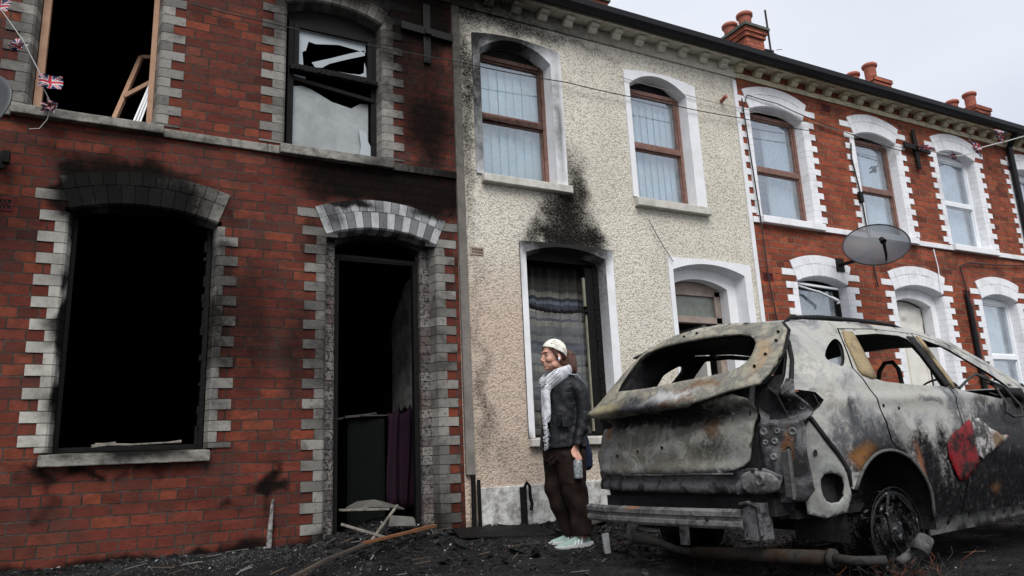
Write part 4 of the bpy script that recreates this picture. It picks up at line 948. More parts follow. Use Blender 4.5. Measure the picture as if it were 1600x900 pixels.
plank('burnt_plank', [(1.42, -.36, .145), (1.72, -.45, .035)], .05, .02, M_['plankl'], 'short pale plank below the left doorway jamb', 'plank')
plank('burnt_plank', [(1.50, -.02, .22), (1.86, -.05, .205)], .09, .014, M_['plankl'], 'pale plank lying across the doorway threshold', 'plank')
o = MB().hexa([(2.28, -.42, -.02), (3.02, -.50, -.07), (3.05, -.22, .0), (2.34, -.15, .02), (2.28, -.42, -.005), (3.02, -.50, -.055), (3.05, -.22, .015), (2.34, -.15, .035)]).build('fallen_door_sheet', M_['charwood'], bevel=.003); tag(o, 'flat charred panel lying below the chipped white plinth', 'panel')
plank('burnt_plank', [(3.32, -.42, -.02), (3.72, -.30, .03)], .11, .016, M_['plank'], 'dark plank lying between the woman and the car', 'plank')
mb = MB(); mb.hexa([(2.98, -1.28, -.12), (3.03, -1.27, -.12), (3.04, -1.24, -.12), (2.99, -1.25, -.12), (3.03, -1.18, -.0), (3.09, -1.17, .0), (3.09, -1.15, .0), (3.04, -1.15, -.01)]); tag(mb.build('metal_shard', m_plain('pale_burnt_metal', (.38, .38, .38), .5, .5, 20)), 'pale shard of metal standing in the rubble left of the car', 'metal shard')
o = MB().hexa([(1.78, -.30, .10), (1.98, -.33, .09), (2.02, -.20, .13), (1.84, -.16, .15), (1.79, -.29, .115), (1.97, -.32, .11), (2.0, -.21, .145), (1.85, -.17, .165)]).build('plaster_slab', m_plain('grey_plaster_lump', (.12, .115, .105), .9, .5, 12)); tag(o, 'grey slab of fallen plaster in front of the doorway', 'plaster slab')
mb = MB(); mb.add([(1.62, -.0, .20), (1.75, .02, .22), (1.9, .0, .21), (2.02, .03, .19), (2.04, .2, .2), (1.9, .25, .25), (1.7, .22, .26), (1.6, .18, .22), (1.8, .1, .27)], [(0, 1, 8), (1, 2, 8), (2, 3, 8), (3, 4, 8), (4, 5, 8), (5, 6, 8), (6, 7, 8), (7, 0, 8)])
tag(mb.build('fallen_sheet', m_plain('dusty_sheet', (.09, .088, .08), .9, .7, 10, dirt=(.04, .04, .035)), solid=.01), 'crumpled dusty sheet on the rubble inside the doorway', 'sheet')
mb = MB(); mb.tube([(-.12, -.01, .745), (.1, -.01, .738), (.32, -.02, .745), (.40, -.02, .75)], [.012, .008, .007, .012], 6); mb.bar((-.14, -.02, .735), (.0, -.0, .752), .03, .02)
tag(mb.build('broken_strip', M_['plankl'], bevel=.002), 'pale broken strip lying on the sill of the big burnt window', 'broken strip')
kk = N('rubble_dark', .75, .2); p = kk.obj(); n_k = kk.noise(p, 12, 5, .7)
kk.col(kk.mix(kk.mr(n_k, .4, .65), (.005, .005, .005), (.018, .0175, .0175))).nrm(kk.bump(n_k, .6, .01))
RB = [kk.m, m_plain('rubble_grey', (.028, .028, .028), .8, .5, 20), m_plain('rubble_ash', (.20, .20, .195), .85, .5, 20), m_plain('rubble_glint', (.24, .25, .27), .15, .2, 20, spec=.8), m_plain('rubble_brick', (.07, .02, .013), .9, .5, 20), m_plain('rubble_wood', (.10, .075, .055), .8, .6, 20)]
rng = random.Random(11); mb = MB()
def chunk(x, y, s_, lift=0., flat=1.):
    z = gh(x, y) if y < .3 else .02; e = Matrix.Rotation(rng.uniform(0, 6.3), 3, 'Z') @ Matrix.Rotation(rng.uniform(-.6, .6), 3, 'X') @ Matrix.Rotation(rng.uniform(-.6, .6), 3, 'Y')
    a, b, c = s_*rng.uniform(.5, 1.8), s_*rng.uniform(.3, 1.), s_*rng.uniform(.12, .6)*flat; vs = []
    for sx, sy, sz in ((-1, -1, -1), (1, -1, -1), (1, 1, -1), (-1, 1, -1), (-1, -1, 1), (1, -1, 1), (1, 1, 1), (-1, 1, 1)):
        vs.append(e @ Vector((sx*a*rng.uniform(.3, 1.2), sy*b*rng.uniform(.3, 1.2), sz*c*rng.uniform(.3, 1.2)))+Vector((x, y, z+c*.35+lift)))
    r = rng.random(); mi = 0 if r < .70 else 1 if r < .955 else 2 if r < .975 else 3 if r < .99 else 4
    if s_ > .02 and mi > 1: mi = rng.choice((0, 1))
    mb.hexa(vs, 0, mi)
def dens(x, y): return mnoise.noise((x*1.7, y*1.7, 5))*.5+.5
for i in range(30000):
    x = rng.uniform(-1.6, 8.0) if rng.random() < .4 else rng.uniform(1.2, 4.6); y = -abs(rng.gauss(0, .9)) if rng.random() < .6 else -rng.uniform(0, 4.2)
    if y < -4.2 or rng.random() > .35+dens(x, y): continue
    if x < 1.2 and rng.random() < .5: continue
    r = rng.random(); chunk(x, y, rng.uniform(.002, .007) if r < .80 else rng.uniform(.006, .011) if r < .985 else rng.uniform(.012, .03))
for i in range(1500):
    a = rng.gauss(0, .33); b = rng.gauss(0, .2); chunk(1.85+a, min(.28, -.0+b), rng.uniform(.004, .026), .0)
for i in range(1400): chunk(rng.uniform(-.9, 7), -abs(rng.gauss(0, .06)), rng.uniform(.003, .018))
for i in range(700): chunk(rng.uniform(3.1, 3.9), -rng.uniform(.2, 1.6), rng.uniform(.006, .03), 0)
for i in range(5000):
    x = rng.gauss(.75, .45); y = -abs(rng.gauss(.15, .28)); z = gh(x, y); s_ = rng.uniform(.0015, .004); mb.add([(x, y, z+s_*1.6), (x+s_, y, z), (x-s_*.6, y+s_, z), (x-s_*.5, y-s_, z)], [(0, 1, 2), (0, 2, 3), (0, 3, 1)], 0, rng.choice((1, 1, 2, 0)))
for i in range(60):
    x = rng.uniform(1.3, 4.2); y = -abs(rng.gauss(.5, .7)); chunk(x, y, rng.uniform(.03, .065), 0, .7)
for i in range(420):        # splinters and strips
    x = rng.uniform(-.9, 5.5); y = -abs(rng.gauss(.2, .9)); L = rng.uniform(.03, .16); a = rng.gauss(0, .6); z = gh(x, y)+.006
    mb.bar((x, y, z), (x+L*cos(a), y+L*sin(a), gh(x+L*cos(a), y+L*sin(a))+rng.uniform(.004, .03)), rng.uniform(.003, .012), rng.uniform(.002, .006), mi=rng.choice((0, 0, 0, 1, 1, 5, 5, 2)))
tag(mb.build('rubble', RB), 'black ash, charcoal, glass and brick crumbs strewn over the pavement', 'rubble', kind='stuff')
mb = MB(); rng = random.Random(5)
for i in range(110):
    x, y = 3.35+rng.gauss(0, .13), -3.02+rng.gauss(0, .12); z = -.14; pts = [(x, y, z)]
    for j in range(4): x += rng.uniform(-.05, .05); y += rng.uniform(-.05, .05); z += rng.uniform(-.0, .045); pts.append((x, y, z))
    mb.tube(pts, .0011, 3, mi=1 if rng.random() < .25 else 0)
WIRE = mb

# ================================================================== BURNT CAR (local frame: x forward, y to its left, z up)
car = thing('burnt_car', (2.70, -2.311, -.18), 'burnt-out ash-grey family car without glass or tyres, parked by the kerb', 'car', rot=.07)
def lerp(t, xs, ys):
    if t <= xs[0]: return ys[0]
    for i in range(len(xs)-1):
        if t <= xs[i+1]: return ys[i]+(ys[i+1]-ys[i])*(t-xs[i])/(xs[i+1]-xs[i])
    return ys[-1]
def Wd(X, Z):
    return lerp(Z, [0, .2, .45, .75, .95, 1.05, 1.3, 1.42], [.72, .74, .77, .785, .765, .74, .60, .52])-.22*max(0, (.55-X)/.55)**2-.30*max(0, (X-3.2)/.8)**2
def XR(Y, Z): return lerp(Z, [.2, .5, .62, .75, .9, .97, 1.33, 1.45], [.12, .04, .03, .03, .06, -.02, .28, .42])+.10*(abs(Y)/.75)**2.5
def dent(x, y, z, a=.006): return a*mnoise.noise((x*3.1, y*3.1, z*3.1+7))+a*.35*mnoise.noise((x*11, y*11, z*11))
ARCH = [(.866, .30, .37), (3.38, .30, .37)]
def sd(off=0., far=False):
    def f(x, z):
        y = Wd(x, z)+off+dent(x, 0 if not far else 5, z)
        for ax, az, ar in ARCH:
            d = math.hypot(x-ax, z-az); y += .018*math.exp(-((d-ar)/.035)**2)
        y += .010*math.exp(-((z-.955-.02*(x-1.6))/.03)**2)      # shoulder line
        return (x, y+.04, z) if far else (x, -y, z)
    return f
def lbuild(mb, name, mat, parent=car, **kw):
    """mesh given in the car's local frame"""
    o = mb.build.__func__(mb, name, mat, None, **kw); o.parent = parent; return o
ASH, ASH2, ASH3, TAN = (.27, .27, .265), (.14, .143, .148), (.38, .375, .355), (.30, .27, .20)
BK = (.006, .006, .0075); OR_ = (.17, .075, .022); RD = (.13, .035, .02)
sideblobs = [(1.35, 0, .28, .95, BIG, .36, BK, .97), (2.1, 0, .52, .75, BIG, .36, BK, .97), (2.9, 0, .55, .7, BIG, .42, BK, .95), (.82, 0, .62, .34, BIG, .20, BK, .95), (1.23, 0, .62, .13, BIG, .20, BK, .9),
             (.67, 0, .86, .05, BIG, .11, (.06, .062, .072), .9), (2.38, 0, .88, .3, BIG, .12, (.03, .03, .03), .85), (1.62, 0, .86, .1, BIG, .12, (.09, .09, .095), .5), (1.95, 0, .93, .08, BIG, .05, (.10, .09, .08), .7),
             (1.44, 0, .72, .08, BIG, .12, BK, .8), (1.06, 0, .80, .06, BIG, .12, (.30, .30, .27), .95), (.75, 0, .78, .35, BIG, .10, (.09, .092, .10), .6), (2.2, 0, .78, .5, BIG, .14, (.05, .05, .055), .85), (.5, 0, .75, .1, BIG, .2, (.10, .10, .11), .6), (.95, 0, 1.0, .6, BIG, .03, (.36, .36, .32), .5), (.62, 0, .635, .10, BIG, .055, OR_, 1.), (.70, 0, .67, .10, BIG, .04, OR_, .9), (1.16, 0, .60, .035, BIG, .10, (.22, .09, .05), .8), (1.95, 0, .42, .06, BIG, .03, OR_, .5),
             (.45, 0, 1.12, .2, BIG, .1, (.46, .45, .40), .6), (.36, 0, .62, .06, BIG, .3, ASH2, .4)]
M_['cside'] = m_mottle('burnt_ash_grey_steel', [(.10, .105, .11), ASH2, ASH, ASH3, (.36, .35, .31), ASH2, (.12, .12, .125)], 2.6, .55, .4, .15, sideblobs, bump=.35, finek=.25)
M_['croof'] = m_mottle('burnt_roof_steel', [ASH2, ASH, (.50, .51, .52), ASH2], 4., .5, .4, .2, (), finek=.2)
M_['cgate'] = m_mottle('burnt_tailgate_steel', [(.20, .185, .14), (.29, .27, .21), (.15, .145, .13), (.34, .32, .25), (.19, .18, .15)], 4.0, .6, .35, .1,
                       [(0, .12, .985, BIG, .30, .055, (.045, .048, .055), .9), (0, .30, .955, BIG, .07, .03, (.02, .02, .02), .8), (0, -.12, 1.01, BIG, .2, .025, (.5, .5, .5), .8), (0, -.30, 1.045, BIG, .18, .03, (.19, .11, .06), .7), (0, -.22, .965, BIG, .16, .025, (.13, .06, .04), .6), (0, .45, .98, BIG, .18, .05, (.30, .26, .15), .7),
                        (0, -.60, 1.17, BIG, .05, .12, (.36, .26, .16), .7), (0, -.25, 1.42, BIG, .5, .02, (.5, .49, .42), .7), (0, .42, 1.33, BIG, .2, .06, (.42, .41, .33), .6)], finek=.3)
M_['clow'] = m_mottle('burnt_boot_panel', [(.17, .163, .13), (.24, .23, .19), (.13, .125, .105), (.29, .285, .255), (.19, .18, .15)], 4.5, .65, .35, .1,
                      [(0, .1, .90, BIG, .75, .075, (.018, .017, .017), .97), (0, .6, .7, BIG, .12, .2, (.27, .275, .275), .7), (0, -.46, .72, BIG, .15, .14, (.22, .225, .21), .7), (0, .05, .60, BIG, .8, .025, (.30, .30, .28), .8), (0, -.30, .82, BIG, .06, .05, (.14, .07, .03), .7), (0, -.33, .73, BIG, .13, .07, (.06, .06, .05), .6), (0, .65, .86, BIG, .05, .04, (.3, .13, .05), .6)], finek=.45, bump=.5, craze=(0, -.33, .73, BIG, .14, .08, 1.))  # the first, darkest band paints the shadow below the tailgate ledge
M_['cinner'] = m_mottle('sooty_inner_steel', [(.012, .012, .013), (.05, .05, .052), (.15, .15, .155), (.03, .03, .031), (.08, .08, .08)], 6., .5, .9, .6, [(0, -.70, .72, BIG, .035, .12, (.17, .08, .035), .8), (0, -.66, .93, BIG, .14, .08, (.015, .015, .015), .7)], bump=.7, finek=.6, bdist=.008)
M_['cbeam'] = m_mottle('burnt_beam_steel', [(.12, .12, .12), (.20, .20, .195), (.07, .07, .07), (.25, .25, .24)], 7., .5, .5, .3, [(0, .28, .40, BIG, .06, .02, (.3, .14, .07), .8)], finek=.5)
M_['cflap'] = m_mottle('pale_inner_arch_steel', [(.19, .195, .185), (.27, .275, .255), (.14, .145, .14)], 6., .5, .4, .2, (), finek=.4)
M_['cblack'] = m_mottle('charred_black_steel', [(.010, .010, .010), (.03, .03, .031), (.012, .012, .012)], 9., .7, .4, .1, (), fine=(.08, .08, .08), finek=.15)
M_['csill'] = m_mottle('charred_sill_steel', [(.03, .03, .03), (.10, .10, .095), (.045, .045, .045)], 12., .6, .4, .1, (), finek=.5)
M_['cpipe'] = m_mottle('sooty_pipe', [(.012, .012, .012), (.04, .037, .034), (.018, .018, .018)], 12., .6, .4, .1, (), finek=.5)
M_['ctan'] = m_mottle('rusty_tan_pillar', [(.22, .18, .11), (.30, .23, .13), (.15, .12, .08)], 7., .6, .3, .1, (), finek=.4)
M_['cwire'] = m_plain('stripped_wire', (.035, .033, .03), .7, .5, 30, bump=0, coord='obj'); M_['cwireo'] = m_plain('rusty_wire', (.20, .06, .025), .7, .3, 30, bump=0)

def archpts(ax, az, ar, a0, a1, n=16): return [(ax+ar*cos(a0+(a1-a0)*i/n), az+ar*sin(a0+(a1-a0)*i/n)) for i in range(n+1)]
qw = smoothpoly([(.617, 1.165), (.682, 1.224), (.80, 1.289), (.855, 1.296), (.86, 1.25), (.745, 1.115), (.677, 1.137)], 2)
body = [(.497, 1.374), (.428, 1.311), (.343, 1.16), (.24, 1.022), (.205, .992), (.32, .990), (.409, .976), (.437, .934), (.405, .90), (.325, .849), (.375, .759), (.45, .665), (.51, .581)]
rear_arch = [(.518, .50)]+archpts(.866, .30, .362, radians(150), radians(80), 10)
doorrear = [(.964, .664), (.93, .72), (.922, .813), (.86, .97), (.822, 1.05), (.80, 1.115), (.893, 1.30), (.935, 1.368)]
doortop = [(1.3, 1.386), (1.715, 1.376), (2.05, 1.306), (2.32, 1.172), (2.545, 1.0)]
doorfront = [(2.60, .9), (2.62, .60), (2.60, .31)]
whole = body+rear_arch+doorrear+doortop+doorfront+[(2.64, .26), (2.98, .25)]+archpts(3.38, .30, .37, pi, 0, 18)[1:-1]+[(3.78, .28), (4.02, .30), (4.06, .55), (4.0, .74), (3.85, .86), (3.3, .965), (2.8, 1.0), (2.60, 1.02), (2.33, 1.2), (2.06, 1.338), (1.721, 1.409), (1.127, 1.42), (.706, 1.41)]
rwin = [(1.06, 1.330), (1.3, 1.352), (1.52, 1.350), (1.585, 1.33), (1.605, 1.22), (1.605, 1.018), (1.245, 1.024), (1.008, 1.039), (.945, 1.052), (.96, 1.15)]
fwin = [(1.72, 1.345), (1.971, 1.278), (2.224, 1.129), (2.44, .96), (2.171, .945), (1.8, .99), (1.70, 1.012), (1.695, 1.179)]
rdoor = [(.972, .655)]+archpts(.866, .30, .362, radians(72), radians(2), 10)+[(1.24, .29), (1.545, .300), (1.645, .511), (1.662, .841), (1.652, 1.002), (1.652, 1.18), (1.68, 1.372), (1.3, 1.380), (.942, 1.362), (.90, 1.30), (.808, 1.112), (.83, 1.05), (.867, .97), (.93, .813), (.938, .72)]
fdoor = [(1.555, .300), (2.59, .305), (2.61, .60), (2.592, .9), (2.54, .99), (2.318, 1.164), (2.048, 1.299), (1.71, 1.37), (1.690, 1.37), (1.662, 1.18), (1.662, 1.002), (1.672, .841), (1.655, .511)]
for far in (False, True):
    mb = MB(); sheet(mb, whole, [qw], sd(far=far), .026 if not far else .06); bs = lbuild(mb, 'body_side', M_['cside'], smooth=True)
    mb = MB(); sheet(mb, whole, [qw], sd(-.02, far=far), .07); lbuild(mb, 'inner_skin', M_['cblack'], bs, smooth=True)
    hs = [[(x+.011*cos(a), z+.011*sin(a)) for a in [i*pi/4 for i in range(8)]] for x, z in ((.93, .903), (1.067, .889))]
    mb = MB(); sheet(mb, rdoor, [rwin]+hs, sd(.003, far), .022 if not far else .06); dr = lbuild(mb, 'door', M_['cside'], smooth=True); mb = MB(); sheet(mb, rdoor, [rwin], sd(-.016, far), .07); lbuild(mb, 'inner_skin', M_['cblack'], dr, smooth=True)
    if not far:
        dr['label'] = 'rear door with two empty handle holes'
        s_ = sd(.010); mb = MB(); sheet(mb, [(.905, 1.292), (.950, 1.345), (1.04, 1.345), (.945, 1.06), (.90, 1.055), (.835, 1.075), (.83, 1.1)], [], s_, .05); lbuild(mb, 'window_pillar', M_['ctan'], dr, smooth=True, solid=.012)
        mb = MB(); sheet(mb, [(1.60, 1.02), (1.645, 1.02), (1.655, 1.18), (1.66, 1.345), (1.59, 1.345)], [], sd(.008), .05); lbuild(mb, 'window_pillar', M_['cblack'], dr, smooth=True, solid=.012)
        # backing behind the handle holes
        lbuild(MB().box((.90, -.72, .86), (1.10, -.70, .94)), 'handle_backing', M_['cblack'], dr)
    mb = MB(); sheet(mb, fdoor, [fwin], sd(.003, far), .026 if not far else .06); df = lbuild(mb, 'door', M_['cside'], smooth=True); mb = MB(); sheet(mb, fdoor, [fwin], sd(-.016, far), .07); lbuild(mb, 'inner_skin', M_['cblack'], df, smooth=True)
    if not far:
        df['label'] = 'front door with red and white paint left in its burnt skin'
        mb = MB(); sheet(mb, [(1.667, 1.01), (1.70, 1.01), (1.70, 1.18), (1.725, 1.34), (1.695, 1.352), (1.668, 1.18)], [], sd(.010), .05); lbuild(mb, 'window_pillar', M_['ctan'], df, smooth=True, solid=.012)
        rp = smoothpoly([(1.454, .698), (1.554, .75), (1.70, .81), (1.745, .822), (1.735, .691), (1.776, .571), (1.70, .53), (1.539, .456), (1.5, .518), (1.445, .627)], 1)
        wp = smoothpoly([(1.75, .822), (1.85, .832), (1.935, .77), (2.02, .735), (2.168, .718), (2.10, .685), (2.03, .664), (1.9, .62), (1.78, .574), (1.74, .69)], 1)
        def peel(poly, nm, mt):
            j = [(x+.012*mnoise.noise((x*17, z*17, 1)), z+.012*mnoise.noise((x*17, z*17, 9))) for x, z in densify(poly, .018)]
            mb = MB(); sheet(mb, j, [], lambda x, z: (lambda p: (p[0], p[1]-.004*abs(mnoise.noise((x*20, z*20, 2))), p[2]))(sd(.0125)(x, z)), .03); lbuild(mb, nm, mt, df, smooth=True, solid=.003)
        kk = N('blistered_red_paint', .5, .5); p = kk.obj(); n_ = kk.noise(p, 9, 6, .7); c = kk.mix(kk.mr(n_, .42, .60), (.19, .007, .011), (.015, .005, .005)); c = kk.mix(kk.mr(kk.noise(p, 60, 3, .7), .55, .66), c, (.03, .02, .02)); kk.col(c).nrm(kk.bump(n_, .8, .01)); kk.b.inputs['Specular IOR Level'].default_value = .2
        peel(rp, 'paint_remnant', kk.m)
        kk = N('blistered_white_paint', .5, .5); p = kk.obj(); n_ = kk.noise(p, 14, 6, .75); c = kk.mix(kk.mr(n_, .42, .56), (.40, .385, .37), (.03, .028, .025)); c = kk.mix(kk.blobs(p, [(2.02, 0, .70, .1, BIG, .06, 1.)], .05, 12), c, (.17, .11, .06)); c = kk.mix(kk.blobs(p, [(2.16, 0, .72, .04, BIG, .03, 1.)], .03, 12), c, (.36, .03, .02)); kk.col(c).nrm(kk.bump(n_, .9, .012))
        peel(wp, 'paint_remnant', kk.m)
    # dark inner skin of doors, wheel housings, sill
    mb = MB(); y_ = .66
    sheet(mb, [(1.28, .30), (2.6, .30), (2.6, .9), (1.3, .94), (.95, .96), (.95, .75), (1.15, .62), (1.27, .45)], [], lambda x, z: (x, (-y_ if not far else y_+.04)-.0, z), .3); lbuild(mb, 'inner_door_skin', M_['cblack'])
    mb = MB(); sheet(mb, [(1.25, .295), (1.262, .195), (1.843, .205), (2.6, .235), (2.63, .25), (2.60, .30)], [smoothpoly([(x, z+.0), (x+.035, z), (x+.035, z+.028), (x, z+.028)], 1) for x, z in ((1.45, .235), (1.95, .245), (2.07, .25), (2.18, .245), (2.3, .255))], sd(-.035, far), .05); lbuild(mb, 'sill', M_['csill'], smooth=True, solid=.01)
    for ax in (.866, 3.38):
        mb = MB(); vs = []; fs = []; n = 20
        for i in range(n+1):
            a = radians(-10)+radians(200)*i/n
            for yy in (.77, .45): vs.append((ax+.385*cos(a), -yy if not far else yy+.04, .30+.385*sin(a)))
        for i in range(n): fs.append((2*i, 2*i+2, 2*i+3, 2*i+1))
        sg = -1 if not far else 1
        mb.add(vs, fs); mb.add([(ax+.385*cos(radians(-10+200*i/n)), sg*.45, .30+.385*sin(radians(-10+200*i/n))) for i in range(n+1)], [tuple(range(n+1))])
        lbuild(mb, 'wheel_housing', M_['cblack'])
        # rolled arch lip
        pts = [sd(.004, far)(ax+.368*cos(radians(a)), .30+.368*sin(radians(a))) for a in range(0, 156 if ax < 1 else 181, 6)]
        lbuild(MB().tube(pts, .009, 6), 'arch_lip', M_['csill'], smooth=True)
# returns of the tailgate opening, so that the body closes behind the tailgate
for far in (False, True):
    mb = MB(); n = 14; zz_ = [.99+.375*i/n for i in range(n+1)]; vs = []
    for z in zz_:
        X = lerp(z, [.99, 1.022, 1.16, 1.311, 1.374], [.205, .24, .343, .428, .497]); o_ = sd(-.006, far)(X+.004, z)
        yi = o_[1]+(.13 if not far else -.13); vs += [o_, (X+.07, yi, z), (X+.20, yi, z)]
    fs = [(3*i+j, 3*i+3+j, 3*i+4+j, 3*i+1+j) for i in range(n) for j in range(2)]
    lbuild(mb.add(vs, fs), 'tailgate_channel', M_['cblack'], smooth=True)
# roof and headliner
OT = [(.40, 1.33), (.497, 1.374), (.706, 1.41), (1.127, 1.42), (1.721, 1.409), (2.06, 1.338)]
def ztop(x): return lerp(x, [p[0] for p in OT], [p[1] for p in OT])
for nm, off, mt in (('roof', 0, M_['croof']), ('roof_lining', -.035, M_['cblack'])):
    mb = MB(); vs = []; fs = []; nx, ny_ = 36, 16
    for i in range(nx+1):
        x = .34+1.72*i/nx
        for j in range(ny_+1):
            v = -1+2*j/ny_; zt = ztop(x); hw = Wd(x, zt)-.005; y = v*(hw-.002); vs.append((x-.02*(1-v*v) if i == 0 else x, y+.02, zt+off+.05*(1-v*v)+dent(x, y, 3, .008)))
    for i in range(nx):
        for j in range(ny_): a = i*(ny_+1)+j; fs.append((a, a+ny_+1, a+ny_+2, a+1))
    mb.add(vs, fs); lbuild(mb, nm, mt, smooth=True, solid=.008)
for sg in (-1, 1):
    pts = [(x, sg*(Wd(x, ztop(x))-.03)+.02+.02*0, ztop(x)+z) for x, z in ((.55, .005), (.62, .028), (.9, .032), (1.3, .032), (1.62, .028), (1.80, .0))]
    lbuild(MB().tube(pts, [.008, .013, .013, .013, .012, .008], 8), 'roof_rail', M_['cblack'], smooth=True)
    lbuild(MB().tube([(2.06, sg*(Wd(2.06, 1.338)-.03)+.02, 1.33), (2.33, sg*(Wd(2.33, 1.2)-.03)+.02, 1.195), (2.60, sg*(Wd(2.6, 1.02)-.03)+.02, 1.01)], .022, 8), 'windscreen_pillar', M_['cblack'], smooth=True)
mb = MB(); vs = []; fs = []
for i in range(15):
    x = 2.58+1.42*i/14
    for j in range(13): v = -1+j/6; zz_ = lerp(x, [2.58, 3.3, 3.85, 4.0], [1.02, .97, .87, .76]); vs.append((x, v*(Wd(x, zz_)-.004)+.02, zz_+.03*(1-v*v)+dent(x, v, 1, .012)))
for i in range(14):
    for j in range(12): a = i*13+j; fs.append((a, a+13, a+14, a+1))
lbuild(mb.add(vs, fs), 'bonnet', M_['croof'], smooth=True, solid=.01)
lbuild(MB().box((3.96, -.55, .28), (4.02, .59, .80)).box((3.5, -.5, .22), (3.96, .54, .78)), 'front_end', M_['cblack'])
# tailgate
YO = .03
def rs(off=0., a=.006): return lambda y, z: (XR(y-YO, z)+off+dent(y, z, 2, a), y, z)
up_o = [(.642, .976), (.60, .945), (.495, .926), (.2, .934), (-.079, .941), (-.271, .944), (-.40, .972), (-.503, 1.0), (-.59, 1.012), (-.661, 1.022), (-.691, 1.077), (-.70, 1.201), (-.675, 1.309), (-.626, 1.352), (-.298, 1.405), (-.029, 1.425), (.161, 1.41), (.345, 1.357), (.45, 1.262), (.52, 1.15), (.60, 1.03)]
up_w = smoothpoly([(.46, 1.094), (.427, 1.28), (.324, 1.335), (.092, 1.350), (-.269, 1.338), (-.46, 1.315), (-.532, 1.265), (-.545, 1.205), (-.540, 1.15), (-.50, 1.118), (-.413, 1.099), (-.107, 1.086), (.039, 1.076), (.214, 1.077), (.40, 1.083)], 1)
mb = MB(); sheet(mb, up_o, [up_w], lambda y, z: (lambda p: (p[0]-.03*math.exp(-((z-.955)/.02)**2)*(1 if y < .55 else .5)-.05*max(0, (y-.35)/.3)*max(0, (1.0-z)/.06), p[1], p[2]))(rs(-.015, .010)(y, z)), .022); tg = lbuild(mb, 'tailgate', M_['cgate'], smooth=True, solid=.014)
mb = MB(); sheet(mb, up_o, [up_w], rs(.018), .05); lbuild(mb, 'inner_skin', M_['cblack'], tg, smooth=True)
tg['label'] = 'burnt tailgate, glassless, tan and rusty, its lower skin peeled away from the ledge'
lo_o = smoothpoly([(.74, .92), (.74, .75), (.715, .65), (.655, .592), (.40, .588), (.013, .588), (-.272, .594), (-.44, .600), (-.53, .63), (-.55, .72), (-.565, .87), (-.568, .985), (-.3, .985), (.3, .96)], 1)
def lowmap(y, z):
    x = XR(y-YO, z)+.03+dent(y, z, 4, .014); x += -.022*math.exp(-((z-.615)/.022)**2)
    x += .022*math.exp(-((z-.885)/.04)**2)
    d_ = z-(.735+.10*max(0, min(1, (.12-y)/.4))); x += .016*math.tanh(d_/.012)*(1 if y > -.28 else 0.4)
    return (x, y, z)
mb = MB(); sheet(mb, lo_o, [], lowmap, .024); lp = lbuild(mb, 'lower_panel', M_['clow'], tg, smooth=True, solid=.012)
mb = MB()
for y, z in ((.03, .972), (-.60, 1.12), (-.655, 1.25), (-.645, 1.30), (-.63, 1.18), (.05, 1.385), (-.05, 1.39), (.25, .72), (.02, .735), (.45, .70)):
    x = (XR(y-YO, z)-.028 if z > .9 else lowmap(y, z)[0]-.008); mb.lathe([(0, -.002), (.008, -.002), (.0095, .004)], (x, y, z), (-1, 0, 0), 10)
lbuild(mb, 'bolt_hole', M_['cblack'], tg)
lbuild(MB().tube([(XR(-.61, .985)+.06, -.575, .93), (XR(-.62, 1.0)+.02, -.62, 1.02)], .014, 8), 'gas_strut', M_['cbeam'], tg)
# seam tube running down from the roof corner
pts = [sd(.006)(x, z) for x, z in ((.47, 1.372), (.425, 1.34), (.405, 1.25), (.36, 1.15), (.29, 1.05), (.245, .99), (.235, .93))]
lbuild(MB().tube(pts, [.012, .014, .013, .012, .013, .014, .012], 8), 'rubber_seal', M_['cblack'], smooth=True)
# dark shell behind the tailgate: boot back, floor, valance
def frame_back(mb, ys, z0, z1, off): sheet(mb, [(ys[0], z0), (ys[1], z0), (ys[1], z1), (ys[0], z1)], [], rs(off), .1)
mb = MB(); frame_back(mb, (-.70, .74), .45, 1.065, .085); lbuild(mb, 'boot_back', M_['cblack'], solid=.01)
va = MB(); sheet(va, [(.74, .61), (.74, .50), (-.56, .487), (-.66, .50), (-.684, .57), (-.60, .612)], [], lambda y, z: (XR(y-YO, z)+.028-.012*math.exp(-((z-.515)/.018)**2)+.014*math.exp(-((z-.558)/.008)**2)+(.002*sin(y*150) if z < .545 and y < .35 else 0)+dent(y, z, 1, .003), y, z), .02)
v_ = lbuild(va, 'valance', M_['cinner'], smooth=True, solid=.012)
mb = MB(); sheet(mb, smoothpoly([(-.50, .60), (-.66, .598), (-.70, .55), (-.69, .495), (-.50, .488)], 2), [], lambda y, z: (XR(y-YO, z)-.015-.02*math.exp(-((y+.61)**2+(z-.55)**2)/.006), y, z), .02); lbuild(mb, 'crash_can_plate', M_['cbeam'], v_, smooth=True, solid=.01)
mb = MB(); mb.lathe([(.032, 0), (.030, .012), (.014, .014), (.012, .004), (0, .004)], (XR(-.64, .56)-.03, -.612, .557), (-1, 0, 0), 18); mb.lathe([(.02, 0), (.018, .008), (.008, .009), (.007, .002), (0, .002)], (XR(-.6, .56)-.02, -.553, .553), (-1, 0, 0), 14)
lbuild(mb, 'mounting_boss', M_['cbeam'], v_, smooth=True)
lbuild(MB().tube([(XR(y, .60)+.0, y, .588-.002*sin(y*8)) for y in [.68, .4, .1, -.2, -.45]], .005, 6), 'trim_wire', M_['cbeam'], v_)
mb = MB(); frame_back(mb, (-.66, .76), .40, .50, .09); mb.box((.14, -.62, .38), (.40, .68, .46)); lbuild(mb, 'rear_crossmember', M_['cblack'], solid=.005)
